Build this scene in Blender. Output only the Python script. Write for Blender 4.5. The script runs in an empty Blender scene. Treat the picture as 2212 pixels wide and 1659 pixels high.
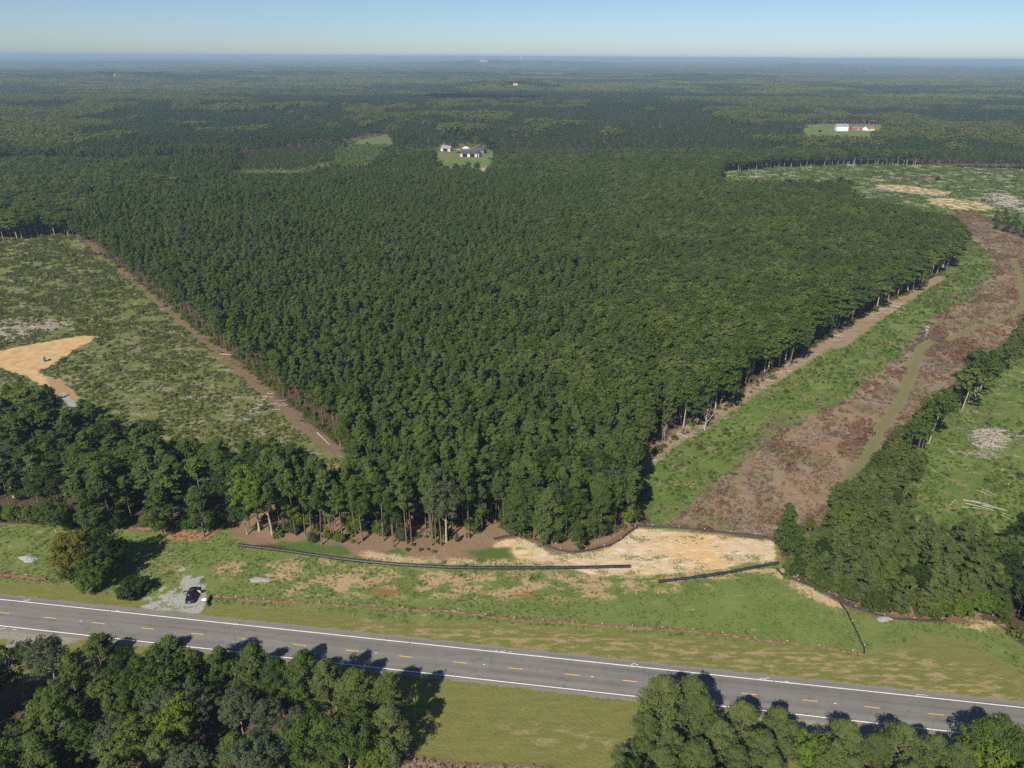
import bpy, math
import numpy as np
from mathutils import Matrix, Vector
R = math.radians
C = bpy.context.scene
# ------------------------------------------------------------------ camera
F = 710.0; HY = 56.5; ROLL = 0.0059; CH = 120.0
PIT = math.atan((384 - HY) / F)
KV = 1024 / 2212.0
cam_d = bpy.data.cameras.new('camera'); cam = bpy.data.objects.new('camera', cam_d); C.collection.objects.link(cam)
cr, sr, cp, sp = math.cos(ROLL), math.sin(ROLL), math.cos(PIT), math.sin(PIT)
R0, U0, F0 = Vector((1, 0, 0)), Vector((0, sp, cp)), Vector((0, cp, -sp))
_r = cr * R0 + sr * U0; _u = cr * U0 - sr * R0; _b = -F0
cam.matrix_world = Matrix(((_r.x, _u.x, _b.x, 0), (_r.y, _u.y, _b.y, 0), (_r.z, _u.z, _b.z, CH), (0, 0, 0, 1)))
cam_d.sensor_width = 36; cam_d.lens = 36 * F / 1024; cam_d.clip_start = 1; cam_d.clip_end = 90000
C.camera = cam
# ------------------------------------------------------------------ world, sun, exposure
SUN_AZ, SUN_EL = 208.0, 42.0        # azimuth the light comes from, clockwise from +Y
w = bpy.data.worlds.new('World'); C.world = w; w.use_nodes = True
nt = w.node_tree; bg = nt.nodes['Background']
sky = nt.nodes.new('ShaderNodeTexSky'); sky.sky_type = 'NISHITA'; sky.sun_disc = False
sky.sun_elevation = R(SUN_EL); sky.sun_rotation = R(SUN_AZ); sky.altitude = 2200
sky.air_density = 0.9; sky.dust_density = 2.4; sky.ozone_density = 4.0
nt.links.new(sky.outputs[0], bg.inputs[0]); bg.inputs[1].default_value = 0.057
sl = bpy.data.lights.new('sun', 'SUN'); sun = bpy.data.objects.new('sun', sl); C.collection.objects.link(sun)
sl.energy = 4.1; sl.angle = R(0.5); sl.color = (1.0, 0.91, 0.78)
sd_ = Vector((math.sin(R(SUN_AZ)) * math.cos(R(SUN_EL)), math.cos(R(SUN_AZ)) * math.cos(R(SUN_EL)), math.sin(R(SUN_EL))))
sun.rotation_euler = (-sd_).to_track_quat('-Z', 'Y').to_euler(); sun.location = (0, 0, 300)
C.view_settings.view_transform = 'Standard'; C.view_settings.look = 'None'
C.view_settings.exposure = 0.8; C.view_settings.gamma = 1.0
C.render.engine = 'CYCLES'
cy = C.cycles
cy.max_bounces = 4; cy.diffuse_bounces = 2; cy.glossy_bounces = 2; cy.transmission_bounces = 2; cy.volume_bounces = 0
cy.caustics_reflective = False; cy.caustics_refractive = False
cy.use_denoising = False
# ------------------------------------------------------------------ picture point -> place, place -> picture point (tracing units 2212 x 1659)
def W(x, y, h=0.0):
    x = np.asarray(x, float) * KV - 512; y = np.asarray(y, float) * KV - 384
    xx = cr * x + sr * y; yy = -sr * x + cr * y
    dy = F * cp - yy * sp; dz = np.minimum(-(F * sp + yy * cp), -1e-3)
    k = (CH - h) / -dz
    return xx * k, dy * k
def WP(pts, h=0.0):
    p = np.array(pts, float); a, b = W(p[:, 0], p[:, 1], h)
    return np.stack([a, b], 1)
def PV(x, y, z):
    dz = z - CH
    f = y * cp - dz * sp; u = y * sp + dz * cp
    xx = F * x / f; yy = -F * u / f
    a = cr * xx - sr * yy; b = sr * xx + cr * yy
    return (a + 512) / KV, (b + 384) / KV
def inside(px, py, poly):
    px = np.asarray(px); py = np.asarray(py)
    r = np.zeros(px.shape, bool); p = np.array(poly, float); n = len(p)
    for i in range(n):
        x1, y1 = p[i]; x2, y2 = p[(i + 1) % n]
        if y1 == y2: continue
        c = (y1 > py) != (y2 > py)
        r ^= c & (px < (x2 - x1) * (py - y1) / (y2 - y1) + x1)
    return r
def segdist(px, py, pts, closed):
    p = np.array(pts, float); n = len(p); d = np.full(px.shape, 1e9)
    for i in range(n if closed else n - 1):
        a = p[i]; b = p[(i + 1) % n]; v = b - a; L = max((v ** 2).sum(), 1e-9)
        t = np.clip(((px - a[0]) * v[0] + (py - a[1]) * v[1]) / L, 0, 1)
        d = np.minimum(d, np.hypot(px - a[0] - t * v[0], py - a[1] - t * v[1]))
    return d
def sdf(px, py, poly, line=None):
    """signed distance, positive inside; a polyline with half width when line is given"""
    out = np.full(px.shape, -40.0); p = np.array(poly, float); mg = 40
    m = (px > p[:, 0].min() - mg) & (px < p[:, 0].max() + mg) & (py > p[:, 1].min() - mg) & (py < p[:, 1].max() + mg)
    if not m.any(): return out
    d = segdist(px[m], py[m], p, line is None)
    out[m] = np.clip((line - d) if line is not None else np.where(inside(px[m], py[m], p), d, -d), -40, 40)
    return out
def vnoise(x, y, seed=0):
    x = np.asarray(x, float); y = np.asarray(y, float)
    xi = np.floor(x).astype(np.int64); yi = np.floor(y).astype(np.int64); fx = x - xi; fy = y - yi
    fx = fx * fx * (3 - 2 * fx); fy = fy * fy * (3 - 2 * fy)
    def h(i, j):
        n = (i * 374761393 + j * 668265263 + seed * 1442695041) & 0xffffffff
        n = ((n ^ (n >> 13)) * 1274126177) & 0xffffffff
        return ((n ^ (n >> 16)) & 0xffff) / 65535.0
    return (h(xi, yi) * (1 - fx) + h(xi + 1, yi) * fx) * (1 - fy) + (h(xi, yi + 1) * (1 - fx) + h(xi + 1, yi + 1) * fx) * fy
def far_xy(vx, y): return (float((vx * KV - 512) / F * (y * cp + 100 * sp)), float(y))
TOWER = far_xy(1122, 9300); WORKS = far_xy(1041, 8700); FARH = [far_xy(248, 3900), far_xy(1110, 3050)]
HAZE = 0.000115
BUMPS = [(TOWER[0], TOWER[1], 66, 1500, 500), (WORKS[0], WORKS[1], 52, 500, 300), (FARH[0][0], FARH[0][1] + 60, 22, 260, 200), (FARH[1][0], FARH[1][1] + 60, 20, 220, 170)]
def blocks(x, y):
    """the patchwork of planted blocks and hardwood belts: a random number per block, and one for its height"""
    wx = x + 130 * (vnoise(x / 300, y / 300, 81) - .5); wy = y + 130 * (vnoise(x / 300, y / 300, 82) - .5)
    row = np.floor(wy / 230); i = np.floor((wx + row * 137) / 420)
    gap = (np.hypot(x, y) > 900) & (((wy / 230 - row) < .08) & (vnoise(i * 3.3 + .7, row * 4.9 + .4, 85) > .5) | (vnoise(i * 6.1 + .2, row * 2.3 + .9, 86) > .92))
    return vnoise(i * 7.31 + .37, row * 3.17 + .21, 83), vnoise(i * 5.77 + .11, row * 9.13 + .63, 84), gap
def terrain(x, y):
    r = np.hypot(x, y)
    a = np.clip((r - 1300) / 2500, 0, 1)
    h = (vnoise(x / 1500, y / 1500, 3) - .5) * 26 + (vnoise(x / 600, y / 600, 4) - .5) * 12
    b = np.clip((r - 6000) / 14000, 0, 1)
    h2 = 45 * np.clip((r - 13000) / 16000, 0, 1) + (vnoise(x / 4200, y / 4200, 5) - .42) * 75 + (vnoise(x / 1900, y / 1900, 6) - .5) * 20
    out = a * h + b * h2
    for bx, by, top, rx, ry in BUMPS:
        k = np.exp(-((x - bx) / rx) ** 2 - ((y - by) / ry) ** 2); out = out * (1 - k) + top * k
    return out
rng = np.random.default_rng(7)
# ------------------------------------------------------------------ scene helpers
def link(o): C.collection.objects.link(o); return o
def tag(o, label=None, cat=None, group=None, kind=None):
    if label: o['label'] = label
    if cat: o['category'] = cat
    if group: o['group'] = group
    if kind: o['kind'] = kind
    return o
def empty(name, loc, rz=0, s=1.0):
    o = bpy.data.objects.new(name, None); link(o); o.location = loc; o.rotation_euler = (0, 0, rz); o.scale = (s, s, s) if not hasattr(s, '__len__') else s
    return o
def mesh_np(name, v, f, mats=(), midx=None, smooth=False):
    """f: (n,k) int array"""
    me = bpy.data.meshes.new(name); v = np.asarray(v, np.float32); f = np.asarray(f, np.int32)
    n, k = f.shape
    me.vertices.add(len(v)); me.vertices.foreach_set('co', v.ravel())
    me.loops.add(n * k); me.loops.foreach_set('vertex_index', f.ravel())
    me.polygons.add(n); me.polygons.foreach_set('loop_start', np.arange(0, n * k, k, dtype=np.int32))
    for m in mats: me.materials.append(m)
    if midx is not None: me.polygons.foreach_set('material_index', np.asarray(midx, np.int32))
    if smooth: me.polygons.foreach_set('use_smooth', np.ones(n, bool))
    me.update(); me.validate()
    return me
def mk(name, me, parent=None, loc=(0, 0, 0), rz=0):
    o = bpy.data.objects.new(name, me); link(o); o.location = loc; o.rotation_euler = (0, 0, rz)
    if parent: o.parent = parent
    return o
class MB:
    def __init__(s): s.v = []; s.f = []; s.m = []
    def add(s, v, f, m=0):
        b = len(s.v); s.v += [tuple(p) for p in v]; s.f += [tuple(i + b for i in q) for q in f]; s.m += [m] * len(f)
    def box(s, x0, x1, y0, y1, z0, z1, m=0, top=None):
        """top: (dx, dy) inset of the upper face"""
        tx, ty = top or (0, 0)
        v = [(x0, y0, z0), (x1, y0, z0), (x1, y1, z0), (x0, y1, z0), (x0 + tx, y0 + ty, z1), (x1 - tx, y0 + ty, z1), (x1 - tx, y1 - ty, z1), (x0 + tx, y1 - ty, z1)]
        s.add(v, [(3, 2, 1, 0), (4, 5, 6, 7), (0, 1, 5, 4), (1, 2, 6, 5), (2, 3, 7, 6), (3, 0, 4, 7)], m)
    def tube(s, pts, rad, n=8, m=0, caps=True):
        P = [Vector(p) for p in pts]; rr = rad if hasattr(rad, '__len__') else [rad] * len(P); v = []; f = []
        for i, p in enumerate(P):
            t = (P[min(i + 1, len(P) - 1)] - P[max(i - 1, 0)]).normalized()
            a = t.cross(Vector((0, 0, 1)))
            if a.length < .05: a = t.cross(Vector((1, 0, 0)))
            a.normalize(); b = a.cross(t).normalized()
            for k in range(n):
                q = 2 * math.pi * k / n; v.append(p + (a * math.cos(q) + b * math.sin(q)) * rr[i])
        for i in range(len(P) - 1):
            for k in range(n):
                f.append((i * n + k, i * n + (k + 1) % n, (i + 1) * n + (k + 1) % n, (i + 1) * n + k))
        if caps: f.append(tuple(range(n - 1, -1, -1))); f.append(tuple((len(P) - 1) * n + k for k in range(n)))
        s.add(v, f, m)
    def mesh(s, name, mats, smooth=False):
        me = bpy.data.meshes.new(name); me.from_pydata(s.v, [], s.f)
        for m in (mats if isinstance(mats, (list, tuple)) else [mats]): me.materials.append(m)
        me.polygons.foreach_set('material_index', s.m)
        if smooth: me.polygons.foreach_set('use_smooth', [True] * len(s.f))
        me.update(); return me
    def obj(s, name, mats, parent=None, loc=(0, 0, 0), rz=0, smooth=False):
        return mk(name, s.mesh(name, mats, smooth), parent, loc, rz)
# ------------------------------------------------------------------ materials
class NT:
    def __init__(s, name):
        s.m = bpy.data.materials.new(name); s.m.use_nodes = True; s.t = s.m.node_tree
        s.b = s.t.nodes['Principled BSDF']; s.out = s.t.nodes['Material Output']; s.cache = {}
    def n(s, typ, **kw):
        o = s.t.nodes.new(typ)
        for k, v in kw.items(): setattr(o, k, v)
        return o
    def l(s, a, b): s.t.links.new(a, b)
    def put(s, sock, v):
        if isinstance(v, (int, float)): sock.default_value = v
        elif isinstance(v, (tuple, list)): sock.default_value = tuple(v) + ((1,) if len(v) == 3 and len(sock.default_value) == 4 else ())
        else: s.l(v, sock)
    def math(s, op, a, b=0.0, clamp=False):
        o = s.n('ShaderNodeMath', operation=op, use_clamp=clamp); s.put(o.inputs[0], a); s.put(o.inputs[1], b); return o.outputs[0]
    def mix(s, f, a, b):
        o = s.n('ShaderNodeMix', data_type='RGBA'); s.put(o.inputs[0], f); s.put(o.inputs[6], a); s.put(o.inputs[7], b); return o.outputs[2]
    def pos(s):
        if 'p' not in s.cache: s.cache['p'] = s.n('ShaderNodeNewGeometry').outputs['Position']
        return s.cache['p']
    def noise(s, scale, detail=3, rough=.55, vec=None, stretch=None, off=0):
        k = (scale, detail, rough, stretch, off, id(vec))
        if k in s.cache: return s.cache[k]
        o = s.n('ShaderNodeTexNoise'); o.inputs['Scale'].default_value = scale; o.inputs['Detail'].default_value = detail; o.inputs['Roughness'].default_value = rough
        v = vec or s.pos()
        if stretch or off:
            mp = s.n('ShaderNodeMapping'); s.l(v, mp.inputs[0]); mp.inputs[3].default_value = stretch or (1, 1, 1); mp.inputs[1].default_value = (off, off * 1.7, 0)
            if stretch and len(stretch) > 3: pass
            v = mp.outputs[0]
        s.l(v, o.inputs['Vector']); s.cache[k] = o.outputs['Fac']; return s.cache[k]
    def ramp(s, f, cols, lo=.3, hi=.7):
        o = s.n('ShaderNodeValToRGB'); e = o.color_ramp.elements; n = len(cols)
        for i, c in enumerate(cols):
            p = lo + (hi - lo) * i / max(n - 1, 1)
            el = e[i] if i < 2 else e.new(p)
            el.position = p; el.color = tuple(c) + (1,)
        s.put(o.inputs[0], f); return o.outputs[0]
    def step(s, v, lo, hi):
        o = s.n('ShaderNodeMapRange', interpolation_type='SMOOTHSTEP'); s.put(o.inputs[0], v); o.inputs[1].default_value = lo; o.inputs[2].default_value = hi; return o.outputs[0]
    def attr(s, name):
        o = s.n('ShaderNodeAttribute', attribute_name=name); return o.outputs['Fac']
    def bump(s, h, strength=.5, dist=.1):
        o = s.n('ShaderNodeBump'); o.inputs['Strength'].default_value = strength; o.inputs['Distance'].default_value = dist; s.put(o.inputs['Height'], h); s.l(o.outputs[0], s.b.inputs['Normal'])
    def fin(s, col, rough=.9, spec=.2, metal=0):
        s.put(s.b.inputs['Base Color'], col); s.b.inputs['Roughness'].default_value = rough; s.b.inputs['Specular IOR Level'].default_value = spec; s.b.inputs['Metallic'].default_value = metal
        return s.m
def plain(name, c, rough=.7, spec=.3, var=.15, scale=1.5, metal=0):
    t = NT(name); nz = t.noise(scale, 4)
    return t.fin(t.ramp(nz, [tuple(x * (1 - var) for x in c), tuple(min(1, x * (1 + var)) for x in c)]), rough, spec, metal)
def foliage(name, cols, posvar=None, trans=.38, pscale=.02):
    """cols: tones picked per plant; posvar: tones that follow wide drifts over the land"""
    t = NT(name); oi = t.n('ShaderNodeObjectInfo')
    col = t.ramp(oi.outputs['Random'], cols, .0, 1.0)
    if posvar:
        nz = t.noise(pscale, 3, .6, oi.outputs['Location'])
        for thr, c in posvar:
            col = t.mix(t.step(nz, thr - .03, thr + .05), col, t.mix(.5, col, c))
    fine = t.noise(.9, 2, .6)
    col = t.mix(t.math('MULTIPLY', t.step(fine, .35, .7), .45), col, t.mix(.5, col, tuple(min(1, c * 1.55) for c in cols[-1])))
    d = t.n('ShaderNodeBsdfDiffuse'); tr = t.n('ShaderNodeBsdfTranslucent'); mx = t.n('ShaderNodeMixShader')
    t.l(col, d.inputs[0]); t.l(col, tr.inputs[0]); mx.inputs[0].default_value = trans
    t.l(d.outputs[0], mx.inputs[1]); t.l(tr.outputs[0], mx.inputs[2]); t.l(mx.outputs[0], t.out.inputs['Surface'])
    t.t.nodes.remove(t.b)
    return t.m
M = {}
M['pine'] = foliage('pine_needles', [(.052, .084, .024), (.067, .105, .030), (.084, .124, .035), (.108, .147, .043)])
M['pine_light'] = foliage('light_pine_needles', [(.086, .120, .040), (.105, .140, .046), (.125, .158, .054)])
M['leaf'] = foliage('broad_leaves', [(.046, .078, .020), (.062, .100, .026), (.086, .126, .032), (.135, .166, .044)])
M['leaf_dark'] = foliage('dark_leaves', [(.032, .054, .018), (.046, .070, .022)])
M['leaf_lime'] = foliage('yellow_green_leaves', [(.15, .19, .03), (.11, .17, .03)])
M['leaf_gold'] = foliage('golden_leaves', [(.135, .13, .026), (.10, .12, .026)])
M['leaf_rust'] = foliage('rusty_leaves', [(.16, .075, .035), (.13, .06, .03)])
M['leaf_grey'] = foliage('grey_leaves', [(.095, .118, .065), (.08, .105, .055)])
M['bark'] = plain('pine_bark', (.17, .125, .095), .95, .1, .35, 3)
M['bark_pale'] = plain('pale_bark', (.36, .31, .25), .9, .1, .3, 3)
M['dead'] = plain('dead_wood', (.40, .36, .31), .9, .1, .25, 3)
# ------------------------------------------------------------------ leafy shapes
def leaves(rg, cen, rad, nleaf, size, axis_pt, flat=.75, up=.35):
    """cen (n,3), rad (n,) tufts -> one triangle per leaf spray, facing outwards from its tuft"""
    n = len(cen); N = n * nleaf
    c = np.repeat(cen, nleaf, 0); r = np.repeat(rad, nleaf)[:, None]
    d = rg.normal(size=(N, 3)); d[:, 2] = d[:, 2] * .8 + .35; d /= np.linalg.norm(d, axis=1)[:, None]
    p = c + d * r * (rg.uniform(.55, 1.05, (N, 1))) * np.array([1, 1, flat])
    out = c - axis_pt; out /= np.linalg.norm(out, axis=1)[:, None] + 1e-6
    nn = d * .8 + out * .45 + np.array([0, 0, up]) + rg.normal(size=(N, 3)) * .38
    nn /= np.linalg.norm(nn, axis=1)[:, None]
    a = np.cross(nn, rg.normal(size=(N, 3))); a /= np.linalg.norm(a, axis=1)[:, None]; b = np.cross(nn, a)
    s = size * rg.uniform(.6, 1.35, (N, 1))
    v = np.stack([p + a * s, p - a * s * .55 + b * s * .75, p - a * s * .55 - b * s * .75], 1).reshape(-1, 3)
    return v, np.arange(N * 3).reshape(-1, 3)
def pine_tufts(rg, H, Rc, zb, nb, per, tr):
    t = np.sort(rg.uniform(0, 1, nb)) ** .9; az = rg.uniform(0, 6.283, nb) + np.arange(nb) * 2.4
    rr = Rc * np.minimum(1, (t + .2) * 2.6) * (1.02 - t ** 1.9) ** .62 * rg.uniform(.66, 1.12, nb)
    z = zb + (H - zb) * t; C_ = []; Q = []; tips = []
    for i in range(nb):
        tips.append((math.cos(az[i]) * rr[i], math.sin(az[i]) * rr[i], z[i] + rr[i] * .22, z[i]))
        for k in range(per):
            f = (.35 + .65 * (k + rg.uniform(0, .8)) / per); sp_ = .32 * rr[i] * rg.uniform(-1, 1) * f
            x = math.cos(az[i]) * rr[i] * f - math.sin(az[i]) * sp_; y = math.sin(az[i]) * rr[i] * f + math.cos(az[i]) * sp_
            C_.append((x, y, z[i] + rr[i] * .22 * f + rg.normal() * .25)); Q.append(tr * rg.uniform(.7, 1.25) * (1.05 - .25 * t[i]))
    for k in range(4): C_.append((rg.normal() * .25, rg.normal() * .25, H - .25 - .45 * k)); Q.append(tr * (.6 + .1 * k))
    return np.array(C_), np.array(Q), tips
def broad_tufts(rg, H, Rc, zb, lobes, per, tr):
    C_ = []; Q = []; tips = []; cz = (zb + H) / 2 + .3; hz = (H - zb) / 2
    for i in range(lobes):
        u = 1 - 1.55 * (i + .5) / lobes; a = i * 2.4 + rg.uniform(-.5, .5); q = math.sqrt(max(0, 1 - u * u)); k = rg.uniform(.55, .8)
        L = np.array([math.cos(a) * q * Rc * k, math.sin(a) * q * Rc * k, cz + u * hz * k]); lr = Rc * rg.uniform(.3, .5)
        tips.append((L[0], L[1], L[2], max(zb, L[2] - Rc * .9)))
        for j in range(per):
            d = rg.normal(size=3); d[2] = d[2] * .8 + .25; d /= np.linalg.norm(d)
            C_.append(L + d * lr * rg.uniform(.6, 1.05)); Q.append(tr * rg.uniform(.7, 1.3))
    return np.array(C_), np.array(Q), tips
def woody(rg, H, r0, tips, lean=.4, every=1, n=7, limb=.09, zr=1.0):
    mb = MB(); k = 7; lx, ly = rg.normal() * lean, rg.normal() * lean
    P = [(lx * math.sin(i / k * 2.2) * i / k, ly * math.sin(i / k * 2.6) * i / k, H * .97 * i / k) for i in range(k + 1)]
    mb.tube(P, [r0 * (1.25 if i == 0 else 1) * (1 - .88 * i / k) + .015 for i in range(k + 1)], n, 0, False)
    for j, (x, y, z, z0) in enumerate(tips):
        if j % every: continue
        z0 = z0 * zr; t = z0 / (H * .97); bx, by = lx * math.sin(t * 2.2) * t, ly * math.sin(t * 2.6) * t
        mb.tube([(bx, by, z0), ((bx + x) * .5, (by + y) * .5, (z0 * .45 + z * .55)), (x * .92, y * .92, z)], [limb, limb * .6, limb * .2], 4, 0, False)
    return mb
def bare_tree(rg, H, r0, spread=.5):
    mb = MB()
    def grow(p, d, L, r, lv):
        pts = [p]; dd = Vector(d)
        for i in range(3):
            dd = (dd + Vector((rg.normal() * .12, rg.normal() * .12, .04))).normalized(); pts.append(pts[-1] + dd * L / 3)
        mb.tube(pts, [r, r * .85, r * .7, r * .5], 5 if lv < 2 else 3, 0, False)
        if lv < 3:
            for j in range(3 if lv < 2 else 2):
                q = pts[rg.integers(1, 4)]; nd = (dd + Vector((rg.normal(), rg.normal(), rg.normal() * .5 + .1)) * spread * 1.4).normalized()
                grow(q, nd, L * rg.uniform(.45, .72), r * .5, lv + 1)
    grow(Vector((0, 0, 0)), (0, 0, 1), H * .55, r0, 0)
    return mb
LIB = {}
def proto(key, crown, wood, cm, wm):
    cv, cf = crown; LIB[key] = (mesh_np(key + '_crown', cv, cf, [cm]), wood.mesh(key + '_trunk', wm, True))
for i in range(6):      # loblolly pines 18 m
    g_ = np.random.default_rng(100 + i); H = 18
    c, q, tp = pine_tufts(g_, H, g_.uniform(2.7, 3.4), H * g_.uniform(.40, .5), 34, 5, .72)
    proto(f'pine{i}', leaves(g_, c, q, 34, .18, np.array([0, 0, H * .55])), woody(g_, H, .17, tp, .45, 2), M['pine'], M['bark'])
for i in range(5):      # tall thin-crowned front pines 18 m
    g_ = np.random.default_rng(200 + i); H = 18
    c, q, tp = pine_tufts(g_, H, g_.uniform(1.9, 2.5), H * g_.uniform(.55, .68), 22, 4, .62)
    proto(f'slim{i}', leaves(g_, c, q, 34, .17, np.array([0, 0, H * .65])), woody(g_, H, .17, tp, .7, 2), M['pine'], M['bark'])
for i in range(5):      # bushy pines leafed to the ground 12 m
    g_ = np.random.default_rng(300 + i); H = 12
    c, q, tp = pine_tufts(g_, H, g_.uniform(2.6, 3.3), H * g_.uniform(.10, .22), 42, 5, .72)
    proto(f'bushy{i}', leaves(g_, c, q, 36, .17, np.array([0, 0, H * .35])), woody(g_, H, .14, tp, .35, 2), M['pine'], M['bark'])
for i in range(6):      # open grown pines 16 m, deep wide crowns
    g_ = np.random.default_rng(350 + i); H = 16
    c, q, tp = pine_tufts(g_, H, g_.uniform(3.9, 4.7), H * g_.uniform(.10, .24), 62, 6, .82)
    proto(f'field{i}', leaves(g_, c, q, 46, .155, np.array([0, 0, H * .4])), woody(g_, H, .2, tp, .4, 1), M['pine'], M['bark'])
for i in range(4):      # hardwoods leafed to the ground 8 m
    g_ = np.random.default_rng(370 + i); H = 8
    c, q, tp = broad_tufts(g_, H, g_.uniform(3.0, 3.7), H * .0, 20, 12, .55)
    proto(f'leafy{i}', leaves(g_, c, q, 42, .15, np.array([0, 0, H * .4])), woody(g_, H * .8, .12, tp, .4, 2, limb=.06), M['leaf'], M['bark_pale'])
for i in range(6):      # hardwoods 15 m
    g_ = np.random.default_rng(400 + i); H = 15
    c, q, tp = broad_tufts(g_, H, g_.uniform(3.3, 4.3), H * g_.uniform(.22, .36), 17, 12, .62)
    proto(f'broad{i}', leaves(g_, c, q, 40, .17, np.array([0, 0, H * .5])), woody(g_, H * .8, .2, tp, .6, 1, limb=.08), M['leaf'], M['bark_pale'])
for i in range(3):
    g_ = np.random.default_rng(500 + i)
    LIB[f'bare{i}'] = (None, bare_tree(g_, 15, .19, .55 + .1 * i).mesh(f'bare{i}_wood', M['dead'], True))
for i in range(3):      # round shrubs 2 m
    g_ = np.random.default_rng(520 + i)
    c, q, tp = broad_tufts(g_, 2.0, 1.5, .0, 12, 7, .36)
    proto(f'shrub{i}', leaves(g_, c, q, 30, .13, np.array([0, 0, .6])), woody(g_, 1.5, .05, tp, .1, 2, limb=.02), M['leaf_dark'], M['bark'])
M['bark_white'] = plain('white_bark', (.50, .45, .38), .9, .1, .2, 3)
HT = {'field': 16, 'leafy': 8, 'pine': 18, 'slim': 18, 'bushy': 12, 'broad': 15, 'bare': 15, 'shrub': 2}
NV = {'field': 6, 'leafy': 4, 'pine': 6, 'slim': 5, 'bushy': 5, 'broad': 6, 'bare': 3, 'shrub': 3}
# ------------------------------------------------------------------ open land seen between the woods (traced outlines)
OPEN_LEFT = [(-400, 520), (0, 518), (150, 510), (215, 545), (300, 610), (370, 660), (470, 750), (560, 815), (640, 880), (720, 940), (760, 975), (745, 992), (700, 985), (650, 960), (560, 935), (500, 945), (440, 930), (400, 935), (330, 905), (270, 890), (230, 870), (190, 860), (165, 866), (120, 842), (60, 812), (0, 808), (-400, 830)]
OPEN_CORR = [(1375, 1000), (1400, 975), (1480, 925), (1560, 880), (1620, 840), (1700, 785), (1770, 735), (1850, 690), (1920, 655), (2000, 610), (2050, 575), (2085, 530), (2085, 490), (2055, 462), (1990, 450), (1880, 425), (1840, 400), (1830, 385), (1700, 385), (1560, 388), (1548, 374), (1700, 362), (1880, 356), (2500, 380), (2500, 600), (2212, 690), (2150, 745), (2080, 790), (2040, 840), (1960, 900), (1920, 970), (1880, 1010), (1835, 1065), (1790, 1100), (1740, 1150), (1725, 1165), (1690, 1150), (1675, 1240), (1410, 1135), (1405, 1060)]
OPEN_RIGHT = [(2600, 640), (2212, 780), (2130, 850), (2060, 900), (2020, 960), (1990, 1040), (2010, 1100), (2100, 1120), (2212, 1150), (2600, 1190)]
OPEN_FRONT = [(-400, 1135), (0, 1128), (130, 1135), (280, 1145), (400, 1140), (500, 1138), (540, 1166), (640, 1172), (700, 1182), (900, 1184), (1000, 1176), (1040, 1158), (1060, 1138), (1110, 1155), (1180, 1186), (1240, 1186), (1320, 1162), (1385, 1125), (1440, 1128), (1680, 1165), (1690, 1240), (1757, 1265), (1830, 1305), (1900, 1328), (2000, 1340), (2120, 1345), (2160, 1335), (2220, 1400), (2600, 1640), (2600, 2600), (-400, 2600)]
OPEN_HOUSE = [(938, 330), (957, 321), (985, 319), (1040, 321), (1056, 335), (1072, 346), (1058, 352), (1049, 372), (1040, 366), (1022, 358), (1003, 352), (985, 356), (962, 358), (941, 362)]
OPEN_FAR = [(1735, 270), (1800, 268), (1900, 268), (1915, 276), (1885, 284), (1830, 286), (1800, 291), (1745, 286)]
OPEN_SCRUB = [(700, 345), (760, 305), (830, 292), (850, 300), (815, 335), (795, 352), (740, 352)]
YOUNG = [(500, 372), (520, 338), (730, 318), (720, 350), (640, 372)]
OPENS = [OPEN_LEFT, OPEN_CORR, OPEN_RIGHT, OPEN_FRONT, OPEN_HOUSE, OPEN_FAR, OPEN_SCRUB, YOUNG]
BOPEN = [(min(a for a, b in p), max(a for a, b in p), min(b for a, b in p), max(b for a, b in p)) for p in OPENS]
def clear_of_openings(x, y, z0, h, cr_):
    ok = np.ones(len(x), bool)
    for fz, fx in ((0, 0), (.45, 0), (.8, 0), (1, 0), (.7, -.4), (.7, .4)):
        px, py = PV(x + fx * cr_, y, z0 + h * fz)
        for P, b in zip(OPENS, BOPEN):
            m = ok & (px > b[0]) & (px < b[1]) & (py > b[2]) & (py < b[3])
            if m.any():
                i = np.where(m)[0]; ok[i[inside(px[i], py[i], P)]] = False
    return ok
# ------------------------------------------------------------------ ground zones
up_k, up_b = -.1309, 117.74; lo_k, lo_b = -.1316, 109.68; ce_k, ce_b = -.1316, 113.59
Z = {}     # name -> (points in the picture or world, half width or None, is world)
def zone(name, pts, line=None): Z.setdefault(name, []).append((WP(pts), line))
zone('mow', [(-500, 1150), (0, 1130), (283, 1140), (500, 1130), (560, 1185), (1040, 1210), (1180, 1180), (1300, 1170), (1400, 1130), (1680, 1170), (1700, 1245), (1830, 1310), (2000, 1345), (2150, 1345), (2250, 1430), (2700, 1640), (2700, 2500), (-500, 2500)])
zone('lush', [(-500, 1150), (0, 1133), (130, 1140), (283, 1146), (500, 1133), (560, 1188), (700, 1200), (1040, 1212), (1120, 1205), (1300, 1235), (1500, 1235), (1680, 1215), (1700, 1245), (1830, 1310), (2000, 1345), (2130, 1345), (2250, 1430), (2600, 1650), (2450, 1600), (2200, 1450), (2100, 1385), (2000, 1368), (1960, 1385), (1870, 1416), (1650, 1392), (1450, 1372), (1200, 1355), (1000, 1340), (860, 1345), (700, 1322), (600, 1310), (480, 1305), (300, 1296), (200, 1275), (120, 1262), (0, 1257), (-500, 1225)])
zone('yellowgrass', [(1480, 1290), (1620, 1262), (1760, 1330), (1850, 1390), (1700, 1385), (1450, 1330)])
zone('tan', [(470, 1218), (700, 1208), (850, 1228), (1250, 1236), (1640, 1235), (1480, 1280), (1330, 1295), (1000, 1290), (620, 1288), (600, 1262), (460, 1243)])
zone('tanlow', [(760, 1345), (1200, 1362), (1600, 1395), (2000, 1420), (2200, 1470), (2200, 1520), (1700, 1460), (1000, 1385), (700, 1360)])
zone('tanlow', [(300, 1190), (340, 1180), (395, 1230), (420, 1260), (330, 1245)])
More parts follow.
